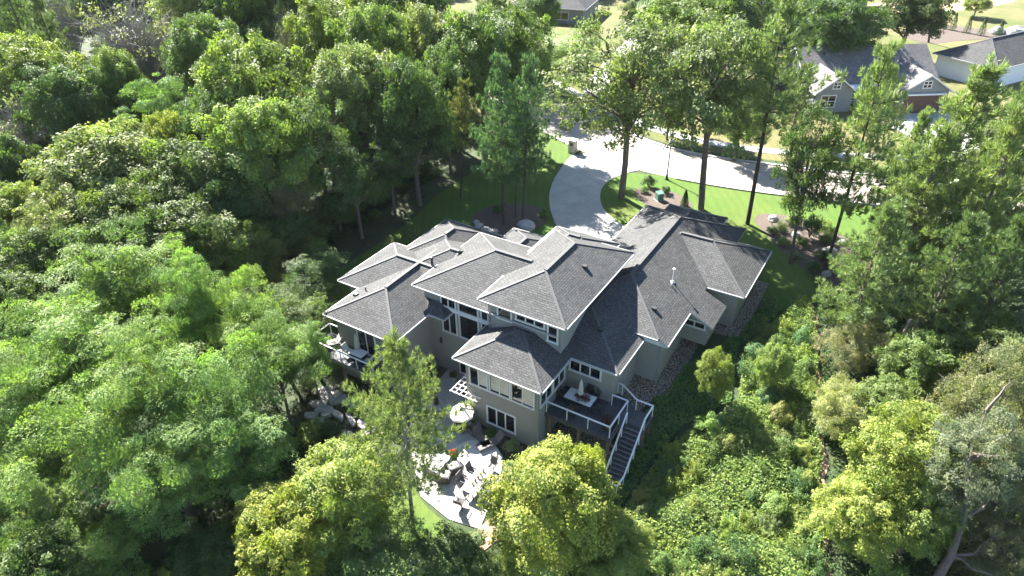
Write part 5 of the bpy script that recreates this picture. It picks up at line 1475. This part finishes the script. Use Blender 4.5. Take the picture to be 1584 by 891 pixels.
stuff_cover("undergrowth", FRONT, 40000, .2, .5, (.045, .080, .028), 9, [hp([(-11.5, 1), (-6, -1.5), (-.3, -2.5), (.2, -10.5), (-2, -13.8), (-7, -12.6), (-9.2, -6.8), (-10.6, -5.2)])])
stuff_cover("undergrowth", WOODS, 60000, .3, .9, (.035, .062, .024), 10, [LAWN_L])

# garden plants
for (x, y, r_, h, tint, kind, lb) in [
    (*hw(-11.6, -.6)[:2], .9, 1.3, DG, 's', 'dark round shrub against the left wing wall'),
    (*hw(-11.3, -2.4)[:2], .85, 1.1, MG, 's', 'green round shrub left of the lower path'),
    (*hw(-11.5, -4.3)[:2], .7, .8, YG, 's', 'yellow green low shrub beside the lower path'),
    (*hw(-12.8, -4.6)[:2], .8, 1.0, MG, 's', 'green shrub under the corner of the left deck'),
    (*hw(-14.0, -6.7)[:2], .45, .5, YG, 's', 'small yellow tuft between the stepping stones and the pond'),
    (*hw(-4.0, -3.5)[:2], .6, .7, MG, 's', 'green shrub in the bed under the lower window'),
    (*hw(-2.0, -3.7)[:2], .7, .8, PG, 's', 'pale shrub at the corner of the bed under the sunroom'),
    (*hw(-1.3, -4.6)[:2], .6, .7, (.06, .05, .045), 's', 'purple leaved shrub beside the round paving'),
    (*hw(-18.6, -6.6)[:2], .8, 1.1, (.13, .075, .07), 's', 'reddish shrub by the first stepping stones'),
    (*hw(2.0, -3.2)[:2], .9, 1.0, MG, 's', 'green shrub in front of the right deck posts'),
    (15.1, 68.2, .9, 1.3, DG, 's', 'dark purple green shrub in the lamp side mulch bed'),
    (16.6, 66.6, .7, .9, DG, 's', 'dark low shrub beside the utility box'),
    (14.4, 66.9, .6, .7, MG, 's', 'small shrub at the driveway side of the lamp bed'),
    (8.4, 77.6, .45, .45, DG, 's', 'dark little shrub at the foot of the mailbox pillar'),
    (2.0, 74.6, 1.0, 1.0, (.06, .05, .04), 's', 'dark reddish shrub on the lawn left of the driveway'),
    (26.3, 58.3, .8, 1.2, PG, 'p', 'pale ornamental grass beside the tall bare pine'),
    (25.6, 55.5, .7, .8, YG, 's', 'yellow green mound at the edge of the right garden bed'),
    (27.2, 55.4, .8, .9, MG, 's', 'green mound in the right garden bed'),
    (28.5, 56.8, 1.1, 2.4, DG, 's', 'tall dark evergreen shrub at the head of the right garden bed'),
    (30.2, 57.0, .9, 1.1, BG, 's', 'bright shrub at the street edge of the right garden bed'),
    (26.6, 50.6, .9, 1.1, DG, 's', 'dark shrub at the foot of the grey leaning trunk'),
    (30.6, 49.2, .9, 1.1, YG, 'p', 'tall grass clump at the far end of the right garden bed'),
    (25.2, 57.5, 0.7, 0.8, DG, 's', 'dark low shrub at the lawn edge of the right garden bed'),
    (29.6, 55.6, 0.8, 1.0, MG, 's', 'green shrub beside the large flat boulder'),
    (28.0, 52.4, 0.9, 1.2, DG, 's', 'dark shrub in the shade in the middle of the right garden bed'),
    (29.4, 50.6, 0.8, 1.0, BG, 'p', 'bright leafy clump near the far end of the right garden bed'),
    (27.8, 59.4, 0.8, 0.9, BG, 's', 'bright low shrub at the street end of the right garden bed'),
    (32.2, 53.6, 0.9, 1.2, MG, 's', 'green shrub at the outer edge of the right garden bed'),
    (26.0, 53.2, 0.7, 0.7, PG, 'p', 'pale grass clump at the house edge of the right garden bed'),
    (30.8, 58.6, 0.8, 1.0, YG, 'p', 'tall yellow grass by the street beyond the right garden bed'),
    (28.9, 48.4, 0.9, 1.2, MG, 's', 'green shrub where the right garden bed meets the thicket'),
    (-1.2, 62.8, .8, .9, DG, 's', 'dark low shrub under the left blue green pine'),
    (3.3, 61.6, .8, .9, MG, 's', 'green low shrub by the driveway under the pines'),
    (-9.5, 59.0, .7, 1.0, PG, 'p', 'pale weedy shrub in the middle of the shaded lawn edge'),
]:
    shrub(x, y, r_, h, tint, lb, None, kind)
# clipped evergreens
def cone_shrub(x, y, r_, h, label, group=None):
    rg = np.random.default_rng(int(abs(x * 97 + y * 13)))
    n = 1500; t_ = rg.uniform(0, 1, n) ** .8; a = rg.uniform(0, 6.283, n)
    q = r_ * (1 - t_) ** .7 * rg.uniform(.75, 1.08, n)
    P_ = np.stack([q * np.cos(a), q * np.sin(a), t_ * h], 1)
    t = empty("cone_evergreen", (x, y, ground_z(x, y)), 0, label, 'evergreen', group)
    o = link("foliage", leaf_mesh("foliage", P_, np.stack([np.cos(a), np.sin(a), np.full(n, .5)], 1) + rg.normal(size=(n, 3)) * .3, rg.uniform(.7, 1.3, n) * .16, .35, M['leaf'], rg), t)
    o.color = (.045, .085, .03, 1)
    mb = MB(); mb.tube([(0, 0, -.2), (0, 0, h * .6)], [.06, .03], 6); mb.build("trunk", M['bark'], t)
cone_shrub(18.0, 63.6, .5, 1.9, 'small cone shaped evergreen at the end of the lamp side mulch bed')
for i, (x, y) in enumerate([(82.5, 136.1), (83.9, 134.0), (85.5, 132.0), (87.0, 130.0), (88.9, 128.0)]):
    cone_shrub(x, y, .75, 3.2, 'narrow evergreen, ' + ['first from the dark maple', 'second from the dark maple', 'middle one', 'second from the dark roofed house', 'nearest the dark roofed house'][i] + ' in the far row of five', 'row of five narrow evergreens on the golf lawn')
for i, (x, y) in enumerate([(90.5, 131), (92.5, 130.2), (94.5, 131.5), (96.5, 130.5), (98.5, 132)]):
    boulder(x, y, 0, 1.5, 'white boulder in the pile behind the dark roofed house', 'white boulders behind the dark roofed house', 120 + i, 'walkc')

# ------------------------------------------------------------------ thin summer haze
mb = MB(); mb.box(-3700, 3700, -1000, 5200, -8.0, 36.0)
m = bpy.data.materials.new("haze"); m.use_nodes = True
N, Lk = m.node_tree.nodes, m.node_tree.links
N.clear()
v = N.new("ShaderNodeVolumePrincipled"); v.inputs['Color'].default_value = (.93, .96, 1.0, 1); v.inputs['Density'].default_value = .00005
v.inputs['Anisotropy'].default_value = .0
o = N.new("ShaderNodeOutputMaterial"); Lk.new(v.outputs[0], o.inputs['Volume'])
tag(mb.build("haze", m), kind='stuff')
